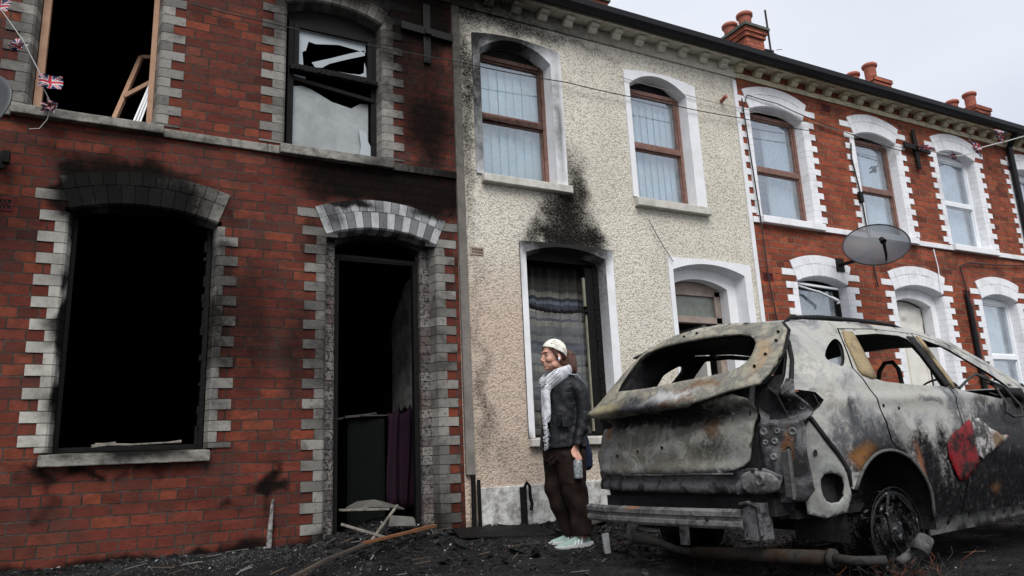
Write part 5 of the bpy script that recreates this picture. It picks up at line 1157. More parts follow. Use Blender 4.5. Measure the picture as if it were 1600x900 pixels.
# bumper beam, ribbed, drooping at the far end
mb = MB(); prof = [(0, .0), (-.022, .004), (-.030, .016), (-.030, .034), (-.018, .040), (-.018, .058), (-.032, .064), (-.032, .084), (-.02, .092), (0, .095)]
n = 26; vs = []; fs = []
for i in range(n+1):
    y = .775-1.27*i/n; zb = lerp(y, [-.49, .78], [.318, .312]); xx = .03+.05*(abs(y-.1)/.7)**2.2
    for px, pz in prof: vs.append((xx+px+dent(y, pz, 3, .004), y, zb+pz+dent(y, 1, 1, .004)))
m_ = len(prof)
for i in range(n):
    for j in range(m_-1): fs.append((i*m_+j, (i+1)*m_+j, (i+1)*m_+j+1, i*m_+j+1))
fs += [tuple(range(m_)), tuple(n*m_+j for j in range(m_))]
bb = lbuild(mb.add(vs, fs), 'bumper_beam', M_['cbeam'], smooth=False, solid=.006)
lbuild(MB().lathe([(.014, 0), (.012, .006), (.006, .007), (0, .002)], (.0, -.30, .368), (-1, 0, 0), 12), 'tow_hole', M_['cblack'], bb)
mb = MB(); mb.box((.04, -.585, .27), (.16, -.50, .445)); mb.tube([(.03, -.50, .44), (.035, -.555, .45), (.045, -.60, .43), (.05, -.605, .30), (.06, -.57, .27)], .012, 6); lbuild(mb, 'beam_bracket', M_['cinner'], bb, bevel=.01)
for y in (-.03, .42): lbuild(MB().box((.10, y, .21), (.13, y+.045, .32)), 'hanger', M_['cinner'])
# bare corner structure where the bumper skin and tail lamp were
co = [(-.572, 1.05), (-.66, 1.05), (-.72, 1.04), (-.74, 1.0), (-.79, .85), (-.79, .74), (-.79, .50), (-.74, .45), (-.62, .44), (-.60, .55), (-.572, .62)]
def cmap(y, z):
    x = XR(y-YO, z)+.055+dent(y, z, 8, .012)+.007*mnoise.noise((y*22, z*22, 4)); x += -.014*math.tanh((z-.82)/.01)+.012*math.exp(-((y+.66)/.012)**2)*(z > .82)
    x += .10*max(0, min(1, (z-.83)/.03))
    return (x, y, z)
mb = MB(); sheet(mb, co, [], cmap, .018); cn = lbuild(mb, 'corner_structure', M_['cinner'], smooth=True, solid=.01)
for y, z, r_ in ((-.589, .789, .022), (-.661, .788, .016), (-.647, .739, .017), (-.735, .782, .022), (-.632, .663, .018), (-.71, .70, .012), (-.60, .735, .015), (-.74, .90, .016), (-.60, .90, .02)):
    x = cmap(y, z)[0]-.004; lbuild(MB().lathe([(r_, 0), (r_*.95, .008), (r_*.5, .010), (r_*.42, .003), (0, .003)], (x, y, z), (-1, -.25, 0), 14), 'bolt', M_['cbeam'] if r_ > .014 else M_['cblack'], cn, smooth=True)
mb = MB(); mb.box((.14, -.735, .47), (.175, -.695, .69)); mb.box((.135, -.745, .46), (.155, -.735, .70)); lbuild(mb, 'crush_channel', m_mottle('rusty_channel', [(.10, .095, .09), (.17, .10, .055), (.14, .14, .13)], 10, coords=None) if False else M_['csill'], cn, bevel=.006)
mb = MB(); mb.add([sd(-.13)(x, z) for x, z in ((.15, .99), (.45, .99), (.46, .83), (.15, .82))], [(0, 1, 2, 3)]); lbuild(mb, 'lamp_recess', M_['cblack'], cn)
mb = MB(); sheet(mb, [(.16, .985), (.43, .985), (.44, .93), (.33, .85), (.16, .84)], [], lambda x, z: (lambda p: (p[0], p[1]+.085+.02*mnoise.noise((x*18, z*18, 0)), p[2]))(sd()(x, z)), .02); lbuild(mb, 'lamp_bowl', M_['cinner'], cn, smooth=True)
mb = MB(); sheet(mb, [(.325, .835), (.375, .752), (.45, .66), (.512, .575), (.515, .47), (.49, .40), (.488, .381), (.36, .36), (.272, .385), (.262, .47), (.265, .562), (.245, .70), (.262, .75)], [smoothpoly([(.339, .567), (.422, .576), (.485, .54), (.465, .434), (.368, .428), (.337, .482)], 1)],
           lambda x, z: (lambda p: (p[0], p[1]-.012*math.exp(-(((x-.41)/.085)**2+((z-.50)/.105)**2-1)**2*3)-.006*math.exp(-((x-.33)**2+(z-.68)**2)/.0012)+.004, p[2]))(sd(.004)(x, z)), .018)
fl = lbuild(mb, 'arch_extension', M_['cflap'], smooth=True, solid=.008)
lbuild(MB().lathe([(.012, 0), (.016, .004), (.0, .0045)], sd(.010)(.325, .675), (0, -1, 0), 12), 'bolt_hole', M_['cblack'], fl)
lbuild(MB().tube([sd(.008)(x, z) for x, z in ((.30, .845), (.335, .845), (.385, .755), (.46, .665), (.525, .578), (.52, .50))], [.006, .013, .013, .012, .012, .008], 8), 'arch_edge', M_['cblack'], fl, smooth=True)
mb = MB(); mb.box((.33, -.72, .41), (.50, -.70, .60)); lbuild(mb, 'hole_backing', M_['cblack'], fl)
# interior
mb = MB(); mb.box((.25, -.66, .36), (3.4, .70, .40)); mb.box((.20, -.60, .36), (.24, .64, .95)); mb.box((2.62, -.66, .40), (2.68, .70, .98)); mb.box((3.4, -.6, .25), (3.9, .64, .55)); lbuild(mb, 'floor_pan', M_['cblack'])
mb = MB(); mb.box((2.45, -.64, .78), (2.66, .68, .96)); mb.tube([(2.45, -.6, .86), (2.42, 0, .88), (2.45, .6, .86)], .03, 8); lbuild(mb, 'dashboard', M_['cblack'], bevel=.02)
lbuild(MB().tube([(2.50, -.33, .88), (2.28, -.33, .95)], .02, 8).lathe([(.17, 0), (.178, .01), (.17, .02), (.162, .01), (.17, 0)], (2.27, -.33, .955), (-1, 0, .35), 24), 'steering_wheel', M_['cblack'], smooth=True)
def hoop(name, x, yc, w_, zb, zt, r=.014):
    lbuild(MB().tube([(x-.10, yc-w_, zb), (x-.02, yc-w_*.98, zt-.16), (x, yc-w_*.75, zt-.05), (x+.01, yc-w_*.3, zt), (x+.01, yc+w_*.3, zt), (x, yc+w_*.75, zt-.05), (x-.02, yc+w_*.98, zt-.16), (x-.10, yc+w_, zb)], r, 8).bar((x-.05, yc-w_, zb+.15), (x-.05, yc+w_, zb+.15), .02, .04).bar((x-.10, yc-w_, zb), (x-.10, yc+w_, zb), .06, .03).bar((x-.10, yc-w_, zb), (x+.38, yc-w_, zb-.02), .04, .03).bar((x-.10, yc+w_, zb), (x+.38, yc+w_, zb-.02), .04, .03), name, M_['cblack'], smooth=True)
hoop('seat_frame', 1.75, -.333, .088, .45, 1.22); hoop('seat_frame', 1.72, .38, .17, .45, .98)
mb = MB(); mb.box((.88, -.58, .42), (.92, .62, .86)); mb.bar((.9, -.58, .88), (.9, .62, .88), .03, .03); lbuild(mb, 'rear_bench', M_['cblack'])
mb = MB()
mb.tube([(1.66, -.73, 1.0), (1.85, -.715, 1.02), (2.0, -.70, 1.08), (2.13, -.68, 1.11), (2.22, -.70, 1.09), (2.26, -.73, 1.0), (2.20, -.80, .90), (2.13, -.815, .86), (2.2, -.82, .83), (2.33, -.815, .835), (2.36, -.80, .90), (2.28, -.76, 1.02), (2.2, -.70, 1.08)], .009, 6)
mb.tube([(2.13, -.68, 1.11), (2.3, -.72, 1.04), (2.45, -.76, .98), (2.6, -.79, .90), (2.7, -.8, .8)], .010, 6).tube([(2.2, -.69, 1.06), (2.36, -.74, 1.0), (2.40, -.76, .9), (2.5, -.79, .86)], .007, 6)
for i in range(12):
    a = (random.uniform(2.2, 2.6), -.70, random.uniform(.92, 1.08)); mb.tube([a, (a[0]+random.uniform(-.05, .1), a[1]-.05, a[2]-random.uniform(0, .06)), (a[0]+random.uniform(0, .16), a[1]-.03, a[2]-random.uniform(.02, .1))], .005, 5)
lbuild(mb, 'melted_mirror_wiring', M_['cwire'], smooth=True)
lbuild(MB().tube([(2.3, -.74, 1.0), (2.36, -.80, .98), (2.42, -.80, .93), (2.36, -.77, .90)], [.02, .035, .03, .015], 8), 'mirror_stump', M_['cblack'], smooth=True)
# wheels: rims with charred rubber and steel cords
def wheel(x, y, sg):
    w_ = lbuild(MB().lathe([(.205, -.10), (.215, -.095), (.205, -.085), (.185, -.075), (.180, .06), (.205, .085), (.215, .095), (.205, .10), (.178, .085), (.165, .05), (.06, .04), (.05, .07), (0, .07)], (x, y, .245), (0, sg, 0), 40), 'wheel', M_['cwheel'], smooth=True)
    mb = MB()
    for k_ in (8,):
        r_ = .20+.004*k_; pts = [(x+r_*cos(a)*(1+.02*sin(3*a+k_)), y+sg*(-.09+.024*k_), .245+r_*sin(a)*(1 if sin(a) > 0 else .93)) for a in [2*pi*i/28 for i in range(29)]]; mb.tube(pts, .0022, 4)
    lbuild(mb, 'tyre_cords', M_['cblack'], w_)
    mb = MB(); mb.lathe([(.155, .055), (.158, .065), (.15, .07), (.06, .072), (.055, .10), (.03, .105), (0, .105)], (x, y, .245), (0, sg, 0), 30)
    lbuild(mb, 'brake_disc', M_['cwheel'], w_, smooth=True)
    mb = MB(); r9 = random.Random(int(x*10))
    for k_ in range(150):
        a = r9.uniform(0, 2*pi); rr_ = r9.uniform(.10, .215); q = Vector((x+rr_*cos(a), y+sg*(r9.uniform(.02, .1)), .245+rr_*sin(a))); s_ = r9.uniform(.006, .02)
        mb.hexa([q+Vector((r9.uniform(.5, 1.2)*sx*s_, r9.uniform(.5, 1.2)*sy*s_*.8, r9.uniform(.5, 1.2)*sz*s_)) for sx, sy, sz in ((-1, -1, -1), (1, -1, -1), (1, 1, -1), (-1, 1, -1), (-1, -1, 1), (1, -1, 1), (1, 1, 1), (-1, 1, 1))])
    mb.tube([(x-.02, y+sg*.09, .44), (x-.10, y+sg*.12, .36), (x-.10, y+sg*.13, .22), (x-.02, y+sg*.12, .12), (x+.05, y+sg*.1, .08)], .009, 6).tube([(x+.06, y+sg*.09, .43), (x+.15, y+sg*.12, .33), (x+.14, y+sg*.13, .16)], .006, 6)
    lbuild(mb, 'melted_tyre_remains', M_['cwheel'], w_)
    return w_
kk = N('charred_rim', .35, .6, .5); p = kk.obj(); n_ = kk.noise(p, 16, 5, .75); c = kk.mix(kk.mr(n_, .60, .68), (.004, .004, .004), (.30, .30, .31)); kk.col(c).nrm(kk.bump(n_, 1., .02)); M_['cwheel'] = kk.m  # pale flecks on the black are glints put into the colour
wheel(.90, -.66, -1); wheel(3.38, -.66, -1); wheel(.87, .70, 1); wheel(3.38, .70, 1)
for X in (.87, 3.38): lbuild(MB().tube([(X, -.6, .27), (X, .64, .27)], .04, 10), 'axle', M_['cblack'])
# exhaust that dropped behind the bumper
mb = MB(); mb.tube([(.16, -.02, .165), (.15, -.45, .185), (.14, -.90, .21)], [.033, .035, .034], 14)
ex = lbuild(mb, 'exhaust_silencer', m_mottle('rusty_silencer', [(.014, .013, .012), (.032, .029, .026), (.03, .019, .013), (.012, .012, .012)], 6, .6, .4, .3, [(0, -.83, .23, BIG, .06, .03, (.05, .022, .012), .5)]), smooth=True)
mb = MB(); mb.tube([(.16, -.02, .165), (.18, .15, .17), (.2, .28, .19), (.16, .36, .21), (.1, .42, .225)], [.022, .020, .023, .030, .036], 14, cap=False)
lbuild(mb, 'exhaust_pipe', M_['cpipe'], ex, smooth=True); mb = MB()
mb.tube([(.14, -.90, .21), (.14, -.92, .21)], [.043, .043], 14); mb.tube([(.14, -.92, .21), (.16, -1.02, .205), (.25, -1.10, .205)], .021, 12)
lbuild(mb, 'exhaust_pipe', M_['cpipe'], ex, smooth=True)
lbuild(MB().tube([(.86, -.93, .235), (.80, -.92, .17)], [.036, .042], 14, cap=False).tube([(.72, -.86, .13), (.80, -.86, .15), (.88, -.88, .20)], .02, 8), 'tail_pipe', M_['csill'], ex, smooth=True, solid=.006)
w_o = WIRE.build('wire_tangle', [M_['cwire'], M_['cwireo']]); w_o.location = (.25, -.02, .0); tag(w_o, 'tangle of rusty wire on the ground in front of the car wheel', 'wire tangle')
# ================================================================== PERSON
def remesh(mb, name, mat, parent, voxel=.006, smooth_it=2, sub=False, disp=None):
    o = mb.build('tmp', mat, None); m = o.modifiers.new('r', 'REMESH'); m.mode = 'VOXEL'; m.voxel_size = voxel; m.use_smooth_shade = True
    s_ = o.modifiers.new('s', 'SMOOTH'); s_.factor = .6; s_.iterations = smooth_it
    dg = bpy.context.evaluated_depsgraph_get(); me = bpy.data.meshes.new_from_object(o.evaluated_get(dg)); bpy.data.objects.remove(o)
    loc = Vector((0, 0, 0)); p = parent
    while p is not None: loc += p.location; p = p.parent
    if disp:
        for v in me.vertices: v.co += v.normal*disp(v.co)
    for v in me.vertices: v.co -= loc
    me.name = name; me.polygons.foreach_set('use_smooth', [True]*len(me.polygons))
    r = bpy.data.objects.new(name, me); COL.objects.link(r); r.parent = parent; return r
def ell(mb, c, r, tilt=0.):
    c = Vector(c); R_ = Matrix.Rotation(tilt, 3, 'Y'); n, m = 16, 10; vs = []; fs = []
    for i in range(m+1):
        ph = -pi/2+pi*i/m
        for j in range(n): th = 2*pi*j/n; vs.append(c+R_ @ Vector((cos(ph)*cos(th)*r[0], cos(ph)*sin(th)*r[1], sin(ph)*r[2])))
    for i in range(m):
        for j in range(n): fs.append((i*n+j, i*n+(j+1) % n, (i+1)*n+(j+1) % n, (i+1)*n+j))
    mb.add(vs, fs)
def loft(mb, secs, n=20):
    """secs: (cx, cy, z, rx, ry) stacked in z"""
    vs = []; fs = []
    for cx, cy, z, rx, ry in secs:
        for j in range(n): t = 2*pi*j/n; vs.append((cx+rx*cos(t), cy+ry*sin(t), z))
    for i in range(len(secs)-1):
        for j in range(n): fs.append((i*n+j, i*n+(j+1) % n, (i+1)*n+(j+1) % n, (i+1)*n+j))
    fs += [tuple(range(n-1, -1, -1)), tuple((len(secs)-1)*n+j for j in range(n))]; mb.add(vs, fs)
PY = -.78; HX = 2.955
per = thing('person', (3.0, PY, -.10), 'woman in white spotted headscarf, checked scarf and black leather jacket, looking left', 'person')
kk = N('skin', .5, .35); p = kk.pos(); c = kk.mix(kk.mr(kk.noise(p, 30, 4, .6), .35, .7), (.56, .31, .235), (.48, .245, .18))
c = kk.mix(kk.blobs(p, [(2.91, PY-.06, 1.25, .03, .05, .02, .35)], .01, 20), c, (.50, .19, .14))
c = kk.mix(kk.blobs(p, [(2.872, PY, 1.2215, .012, .024, .0045, .8)], .0, 20), c, (.40, .14, .12)); kk.col(c); M_['skin'] = kk.m
try: kk.b.inputs['Subsurface Weight'].default_value = .08; kk.b.inputs['Subsurface Radius'].default_value = (.01, .004, .002)
except Exception: pass
mb = MB(); f_ = HX
ell(mb, (f_+.012, PY, 1.325), (.093, .072, .092)); ell(mb, (f_-.025, PY, 1.275), (.066, .058, .078)); ell(mb, (f_-.035, PY, 1.225), (.048, .046, .045))
ell(mb, (f_-.058, PY, 1.196), (.022, .026, .017)); ell(mb, (f_-.076, PY, 1.232), (.016, .022, .011)); ell(mb, (f_-.0765, PY, 1.2165), (.014, .019, .0085))
mb.tube([(f_-.083, PY, 1.302), (f_-.096, PY, 1.272), (f_-.106, PY, 1.252)], [.008, .010, .0115], 8); ell(mb, (f_-.092, PY, 1.250), (.014, .017, .010)); ell(mb, (f_-.082, PY, 1.318), (.012, .048, .010))
ell(mb, (f_-.055, PY-.038, 1.262), (.03, .022, .026)); ell(mb, (f_-.055, PY+.038, 1.262), (.03, .022, .026))
ell(mb, (f_-.005, PY-.045, 1.222), (.04, .016, .026)); ell(mb, (f_-.005, PY+.045, 1.222), (.04, .016, .026))
for sg in (-1, 1): ell(mb, (f_+.012, PY+sg*.073, 1.272), (.016, .010, .030), -.25)
mb.tube([(f_+.020, PY, 1.25), (f_+.035, PY, 1.18), (f_+.055, PY, 1.10)], [.052, .050, .060], 14)
loft(mb, [(3.0, PY, .56, .10, .13), (3.0, PY, .7, .10, .13), (3.005, PY, .9, .105, .15), (3.02, PY, 1.04, .10, .165), (3.02, PY, 1.12, .06, .08)])
# legs
mb.tube([(3.0, PY-.075, .58), (2.995, PY-.085, .40), (3.01, PY-.09, .27), (3.05, PY-.09, .12), (3.065, PY-.09, -.02), (3.065, PY-.09, -.06)], [.08, .072, .055, .048, .034, .036], 12)
mb.tube([(3.0, PY+.075, .58), (2.97, PY+.08, .40), (2.955, PY+.085, .27), (3.02, PY+.085, .10), (3.09, PY+.085, -.02), (3.10, PY+.085, -.06)], [.08, .070, .054, .046, .034, .036], 12)
# near arm and hand around the bottle, far arm bent across the front
AY = PY-.185
mb.tube([(3.045, PY-.14, 1.05), (3.065, AY-.005, .93), (3.07, AY-.01, .82), (3.03, AY-.008, .70), (2.995, AY-.006, .60)], [.048, .042, .036, .030, .022], 12)
mb.tube([(3.045, PY+.14, 1.05), (3.06, PY+.19, .90), (3.05, PY+.19, .80), (2.97, PY+.16, .70), (2.93, PY+.14, .63)], [.048, .042, .036, .030, .022], 12)
ell(mb, (2.988, AY-.006, .575), (.030, .015, .034)); ell(mb, (2.985, AY-.012, .556), (.030, .012, .02))
hand = [(2.966, .006, 1.0), (2.979, .002, 1.1), (2.992, .0, 1.06), (3.004, .003, .9)]
for i, (x, dy, L) in enumerate(hand):
    mb.tube([(x, AY-.010, .556), (x-.002, AY-.030, .540), (x-.001+.002*i, AY-.040, .523-.006*L), (x+.002*i, AY-.042, .505-.010*L)], [.0082, .0080, .0074, .0062], 8)
mb.tube([(2.962, AY-.002, .580), (2.952, AY-.012, .560), (2.951, AY-.022, .540), (2.955, AY-.030, .522)], [.010, .0092, .0082, .0070], 8)
ell(mb, (2.925, PY+.135, .60), (.026, .03, .03))
for i in range(4): mb.tube([(2.905+i*.012, PY+.13, .59), (2.895+i*.013, PY+.115, .565), (2.90+i*.013, PY+.105, .545)], [.0085, .008, .0065], 7)
mb.tube([(2.93, PY+.11, .60), (2.915, PY+.10, .58), (2.91, PY+.10, .56)], [.009, .008, .007], 7)
remesh(mb, 'body', M_['skin'], per, .0042, 2)
for sg in (-1, 1):
    e = MB(); ell(e, (f_-.072, PY+sg*.031, 1.291), (.010, .012, .0075)); e.build('eye', m_plain('eye_dark', (.10, .06, .045), .3, .2, 40, bump=0) if sg < 0 else M_['eye'], per, smooth=True) if False else None
M_['eye'] = m_plain('eye_white', (.5, .46, .43), .3, .1, 40, bump=0); M_['lash'] = m_plain('dark_lash', (.035, .018, .012), .6, .2, 40, bump=0)
for sg in (-1, 1):
    e = MB(); ell(e, (f_-.0745, PY+sg*.036, 1.2885), (.0085, .0095, .0062)); q = e.build('eye', M_['eye'], per, smooth=True)
    e = MB(); ell(e, (f_-.0815, PY+sg*.038, 1.2885), (.003, .004, .0042)); e.build('iris', M_['lash'], q, smooth=True)
    MB().tube([(f_-.0855, PY+sg*.028, 1.2935), (f_-.081, PY+sg*.041, 1.2955), (f_-.070, PY+sg*.049, 1.2925)], .0022, 6).build('eyelash', M_['lash'], per, smooth=True)
    MB().tube([(f_-.090, PY+sg*.020, 1.312), (f_-.086, PY+sg*.036, 1.3165), (f_-.071, PY+sg*.052, 1.312)], [.0028, .0034, .002], 6).build('eyebrow', M_['lash'], per, smooth=True)
# hair
kk = N('brown_hair', .45, .5); p = kk.pos(); n_ = kk.noise(kk.vm('MULTIPLY', p, (1, 1, .35)), 90, 4, .6, 1.); kk.col(kk.mix(kk.mr(n_, .35, .7), (.105, .034, .018), (.03, .012, .009))).nrm(kk.bump(n_, 1., .01))
M_['hair'] = kk.m; hr = MB()
ell(hr, (f_+.018, PY, 1.325), (.097, .0775, .093)); 
hr.tube([(f_-.066, PY-.052, 1.352), (f_-.038, PY-.068, 1.325), (f_-.012, PY-.074, 1.290), (f_+.02, PY-.072, 1.250), (f_+.055, PY-.055, 1.225)], [.004, .007, .009, .010, .016], 8)
hr.tube([(f_-.066, PY+.052, 1.352), (f_-.038, PY+.068, 1.325), (f_-.012, PY+.074, 1.290), (f_+.02, PY+.072, 1.250), (f_+.055, PY+.055, 1.225)], [.004, .007, .009, .010, .016], 8)
rr = random.Random(3)
hr.tube([(f_+.085, PY, 1.335), (f_+.125, PY-.01, 1.315), (f_+.155, PY-.015, 1.27), (f_+.158, PY-.02, 1.22), (f_+.13, PY-.02, 1.175)], [.030, .040, .043, .038, .018], 12)
ell(hr, (f_+.115, PY-.015, 1.24), (.042, .038, .05))
for i in range(46):
    a = rr.uniform(0, 6.28); hr.tube([(f_+.09+.02*cos(a), PY-.01+.03*sin(a), 1.325), (f_+.135+.045*cos(a), PY-.015+.045*sin(a), 1.27+rr.uniform(-.03, .04)), (f_+.14+.05*cos(a), PY-.02+.045*sin(a), 1.20+rr.uniform(-.02, .02)), (f_+.13+.04*cos(a+.6), PY-.02+.035*sin(a), 1.16+rr.uniform(-.03, .02))], [.008, .009, .008, .003], 6)
# keep hair off the face
hm = remesh(hr, 'hair', M_['hair'], per, .005, 1)
bm = bmesh.new(); bm.from_mesh(hm.data)
kill = [v for v in bm.verts if (v.co.x+3.0) < f_-.022-((v.co.z-.10)-1.29)*.75 and (v.co.z-.10) < 1.352]
bmesh.ops.delete(bm, geom=kill, context='VERTS'); bm.to_mesh(hm.data); bm.free()
# headscarf: shell of the skull, tied at the nape
kk = N('white_spotted_cloth', .85, .2); p = kk.pos(); v_ = kk.vor(p, 42, 'F1'); dots = kk.mr(v_, .30, .22); msk = kk.mr(kk.noise(p, 22, 2, .5), .44, .52)
kk.col(kk.mix(kk.math('MULTIPLY', dots, msk), kk.mix(kk.mr(kk.noise(p, 20, 3, .5), .35, .7), (.74, .72, .64), (.58, .56, .49)), (.035, .033, .03))).nrm(kk.bump(kk.noise(p, 45, 4, .6), .5, .008))
mb = MB(); n, m = 40, 22; vs = []; idx = {}; C_ = Vector((f_+.014, PY, 1.325))
ax = Vector((.42, 0, .9)).normalized()      # pole of the cap points up and back
a1 = Vector((ax.z, 0, -ax.x)); a2 = Vector((0, 1, 0))
for i in range(m+1):
    ph = (i/m)*radians(93)
    for j in range(n):
        th = 2*pi*j/n; d = ax*cos(ph)+(a1*cos(th)+a2*sin(th))*sin(ph); r_ = .004*sin(th*7+ph*3)*(i/m)
        vs.append(C_+Vector((d.x*(.103+r_), d.y*(.0835+r_), d.z*(.101+r_))))
fs = [(i*n+j, i*n+(j+1) % n, (i+1)*n+(j+1) % n, (i+1)*n+j) for i in range(m) for j in range(n)]
mb.add(vs, fs); mb.build('headscarf', kk.m, per, smooth=True, solid=.004)
MB().tube([(f_+.095, PY-.03, 1.275), (f_+.118, PY-.035, 1.26), (f_+.112, PY-.03, 1.305)], [.012, .018, .008], 8).build('headscarf_knot', kk.m, per, smooth=True)
MB().tube([(f_+.002, PY-.084, 1.272), (f_+.000, PY-.090, 1.262), (f_-.004, PY-.087, 1.245)], [.007, .008, .004], 8).build('earbud', M_['pvc'], per, smooth=True)
# jacket
kk = N('black_leather', .45, .3); p = kk.pos(); n_ = kk.noise(p, 14, 5, .6, .6); kk.col(kk.mix(kk.mr(n_, .4, .7), (.006, .0065, .008), (.011, .012, .015))).rgh(kk.ramp(kk.noise(p, 8, 4, .6), [(.35, .42), (.7, .65)])).nrm(kk.bump(kk.math('ADD', n_, kk.math('MULTIPLY', kk.noise(p, 160, 3, .6), .12)), .8, .02)); M_['leather'] = kk.m
mb = MB()
loft(mb, [(2.995, PY, .595, .175, .190), (2.998, PY, .64, .172, .187), (3.0, PY, .76, .158, .172), (3.004, PY, .88, .146, .172), (3.014, PY, .98, .140, .180), (3.028, PY, 1.04, .132, .192), (3.036, PY, 1.085, .11, .165), (3.04, PY, 1.12, .085, .12), (3.04, PY, 1.155, .065, .08)], 28)
mb.tube([(3.040, PY-.145, 1.065), (3.062, AY+.0, 1.0), (3.078, AY-.012, .90), (3.075, AY-.014, .82), (3.045, AY-.012, .72), (3.010, AY-.010, .65), (2.998, AY-.008, .606)], [.062, .062, .057, .054, .049, .046, .044], 16)
mb.tube([(3.040, PY+.145, 1.065), (3.062, PY+.185, 1.0), (3.068, PY+.20, .90), (3.05, PY+.20, .80), (2.98, PY+.17, .70), (2.94, PY+.15, .655)], [.066, .068, .063, .059, .052, .045], 16)
mb.bar((2.89, PY-.165, .745), (2.885, PY-.175, .85), .06, .02, up=(0, 1, 0))
def fold(co):
    z = co.z; a = .006*mnoise.noise((co.x*9, co.y*9, z*16)); near = 1 if co.y < PY-.12 else .6
    return near*(a+.0028*sin(z*34+co.x*44+mnoise.noise((co.x*5, co.y*5, z*5))*8))
remesh(mb, 'jacket', M_['leather'], per, .007, 3, disp=fold)
mb = MB(); mb.tube([(3.06, PY-.05, 1.16), (3.09, PY-.0, 1.155), (3.06, PY+.06, 1.16)], .022, 8).tube([(2.86, PY-.03, 1.0), (2.828, PY-.02, .85), (2.822, PY-.02, .61)], .006, 6); mb.build('collar', M_['leather'], per, smooth=True)
mb = MB(); mb.hexa([(2.885, PY-.197, .74), (2.955, PY-.206, .74), (2.955, PY-.198, .74), (2.885, PY-.185, .74), (2.885, PY-.192, .835), (2.95, PY-.203, .835), (2.95, PY-.195, .835), (2.885, PY-.18, .835)]); mb.build('pocket', M_['leather'], per, bevel=.004)
# trousers
kk = N('dark_brown_cloth', .85, .2); p = kk.pos(); n_ = kk.noise(p, 12, 4, .6); kk.col(kk.mix(kk.mr(n_, .35, .7), (.022, .012, .009), (.010, .006, .005))).nrm(kk.bump(n_, .4, .02)); M_['trouser'] = kk.m
mb = MB(); loft(mb, [(2.998, PY, .66, .15, .165), (3.0, PY, .58, .158, .17), (3.0, PY, .50, .145, .172)], 24)
mb.tube([(3.0, PY-.085, .56), (3.01, PY-.09, .42), (3.018, PY-.092, .29), (3.048, PY-.092, .16), (3.060, PY-.092, .05), (3.062, PY-.092, -.035)], [.115, .105, .094, .081, .074, .070], 18)
mb.tube([(3.0, PY+.085, .56), (2.985, PY+.085, .42), (2.965, PY+.085, .29), (3.01, PY+.085, .14), (3.055, PY+.085, .03), (3.075, PY+.085, -.035)], [.115, .100, .088, .075, .070, .068], 18)
def fold2(co): return .006*mnoise.noise((co.x*7, co.y*7, co.z*9))+.005*sin(co.z*38+co.x*26+5*mnoise.noise((co.x*4, co.y*4, co.z*4)))*(1 if co.z < .35 else .4)
remesh(mb, 'trousers', M_['trouser'], per, .007, 3, disp=fold2)
MB().add([(2.845, PY-.1, .535), (2.815, PY-.07, .505), (2.83, PY-.06, .47), (2.87, PY-.08, .49), (2.87, PY-.09, .56)], [(0, 1, 2, 3, 4)]).build('shirt_tail', M_['trouser'], per, solid=.006)
# shoes
M_['mint'] = m_plain('mint_green_mesh', (.30, .42, .37), .75, .3, 30, dirt=(.16, .2, .18)); M_['sole'] = m_plain('white_rubber_sole', (.62, .63, .62), .6, .35, 20, dirt=(.25, .25, .24)); M_['greysole'] = m_plain('grey_shoe_mesh', (.13, .14, .14), .7, .3, 20)
def shoe(hx, y, z0):
    secs = [(0, .030, .055), (-.03, .036, .07), (-.08, .037, .075), (-.13, .036, .062), (-.18, .040, .045), (-.23, .041, .033), (-.265, .034, .026), (-.285, .018, .016)]
    def lf(mb, scale, lo, hi):
        vs = []; fs = []; n = 14
        for dx, ry, h in secs:
            for j in range(n):
                t = 2*pi*j/n; yy = cos(t)*ry*scale; zz_ = sin(t)
                z = z0+(lo if zz_ < 0 else lo+(hi(h)-lo)*zz_); vs.append((hx+dx, y+yy*(1-.35*max(0, zz_)), z))
        for i in range(len(secs)-1):
            for j in range(n): fs.append((i*n+j, i*n+(j+1) % n, (i+1)*n+(j+1) % n, (i+1)*n+j))
        fs += [tuple(range(n)), tuple((len(secs)-1)*n+j for j in range(n))]; mb.add(vs, fs)
    mb = MB(); lf(mb, 1., .018, lambda h: .018+h); u = mb.build('shoe', M_['mint'], per, smooth=True, sub=1)
    mb = MB()
    bot = [(0.008, -.036), (-.03, -.041), (-.12, -.038), (-.20, -.045), (-.25, -.042), (-.285, -.024), (-.295, 0), (-.285, .024), (-.25, .042), (-.20, .045), (-.12, .038), (-.03, .041), (.008, .036)]
    n = len(bot); vs = [(hx+a*1.0, y+b, z0+(.0 if -.25 < a < -.02 else .006)) for a, b in bot]+[(hx+a*1.02, y+b*1.02, z0+.026+(.014 if a > -.09 else 0)) for a, b in bot]
    mb.add(vs, [tuple(range(n)), tuple(range(2*n-1, n-1, -1))]+[(i, (i+1) % n, (i+1) % n+n, i+n) for i in range(n)]); mb.build('sole', M_['sole'], u, bevel=.004)
    mb = MB()
    for i in range(3): mb.bar((hx-.10-i*.028, y-.0385, z0+.030), (hx-.085-i*.028, y-.033, z0+.068-.006*i), .004, .011, up=(1, 0, .3))
    mb.build('stripe', M_['pvc'], u)
    mb = MB()
    for i in range(5): mb.tube([(hx-.105-i*.022, y-.022, z0+.074-i*.007), (hx-.112-i*.022, y, z0+.085-i*.008), (hx-.105-i*.022, y+.022, z0+.074-i*.007)], .0028, 5)
    mb.build('lace', M_['mint'], u)
shoe(3.125, PY-.092, -.118); shoe(3.175, PY+.085, -.106)
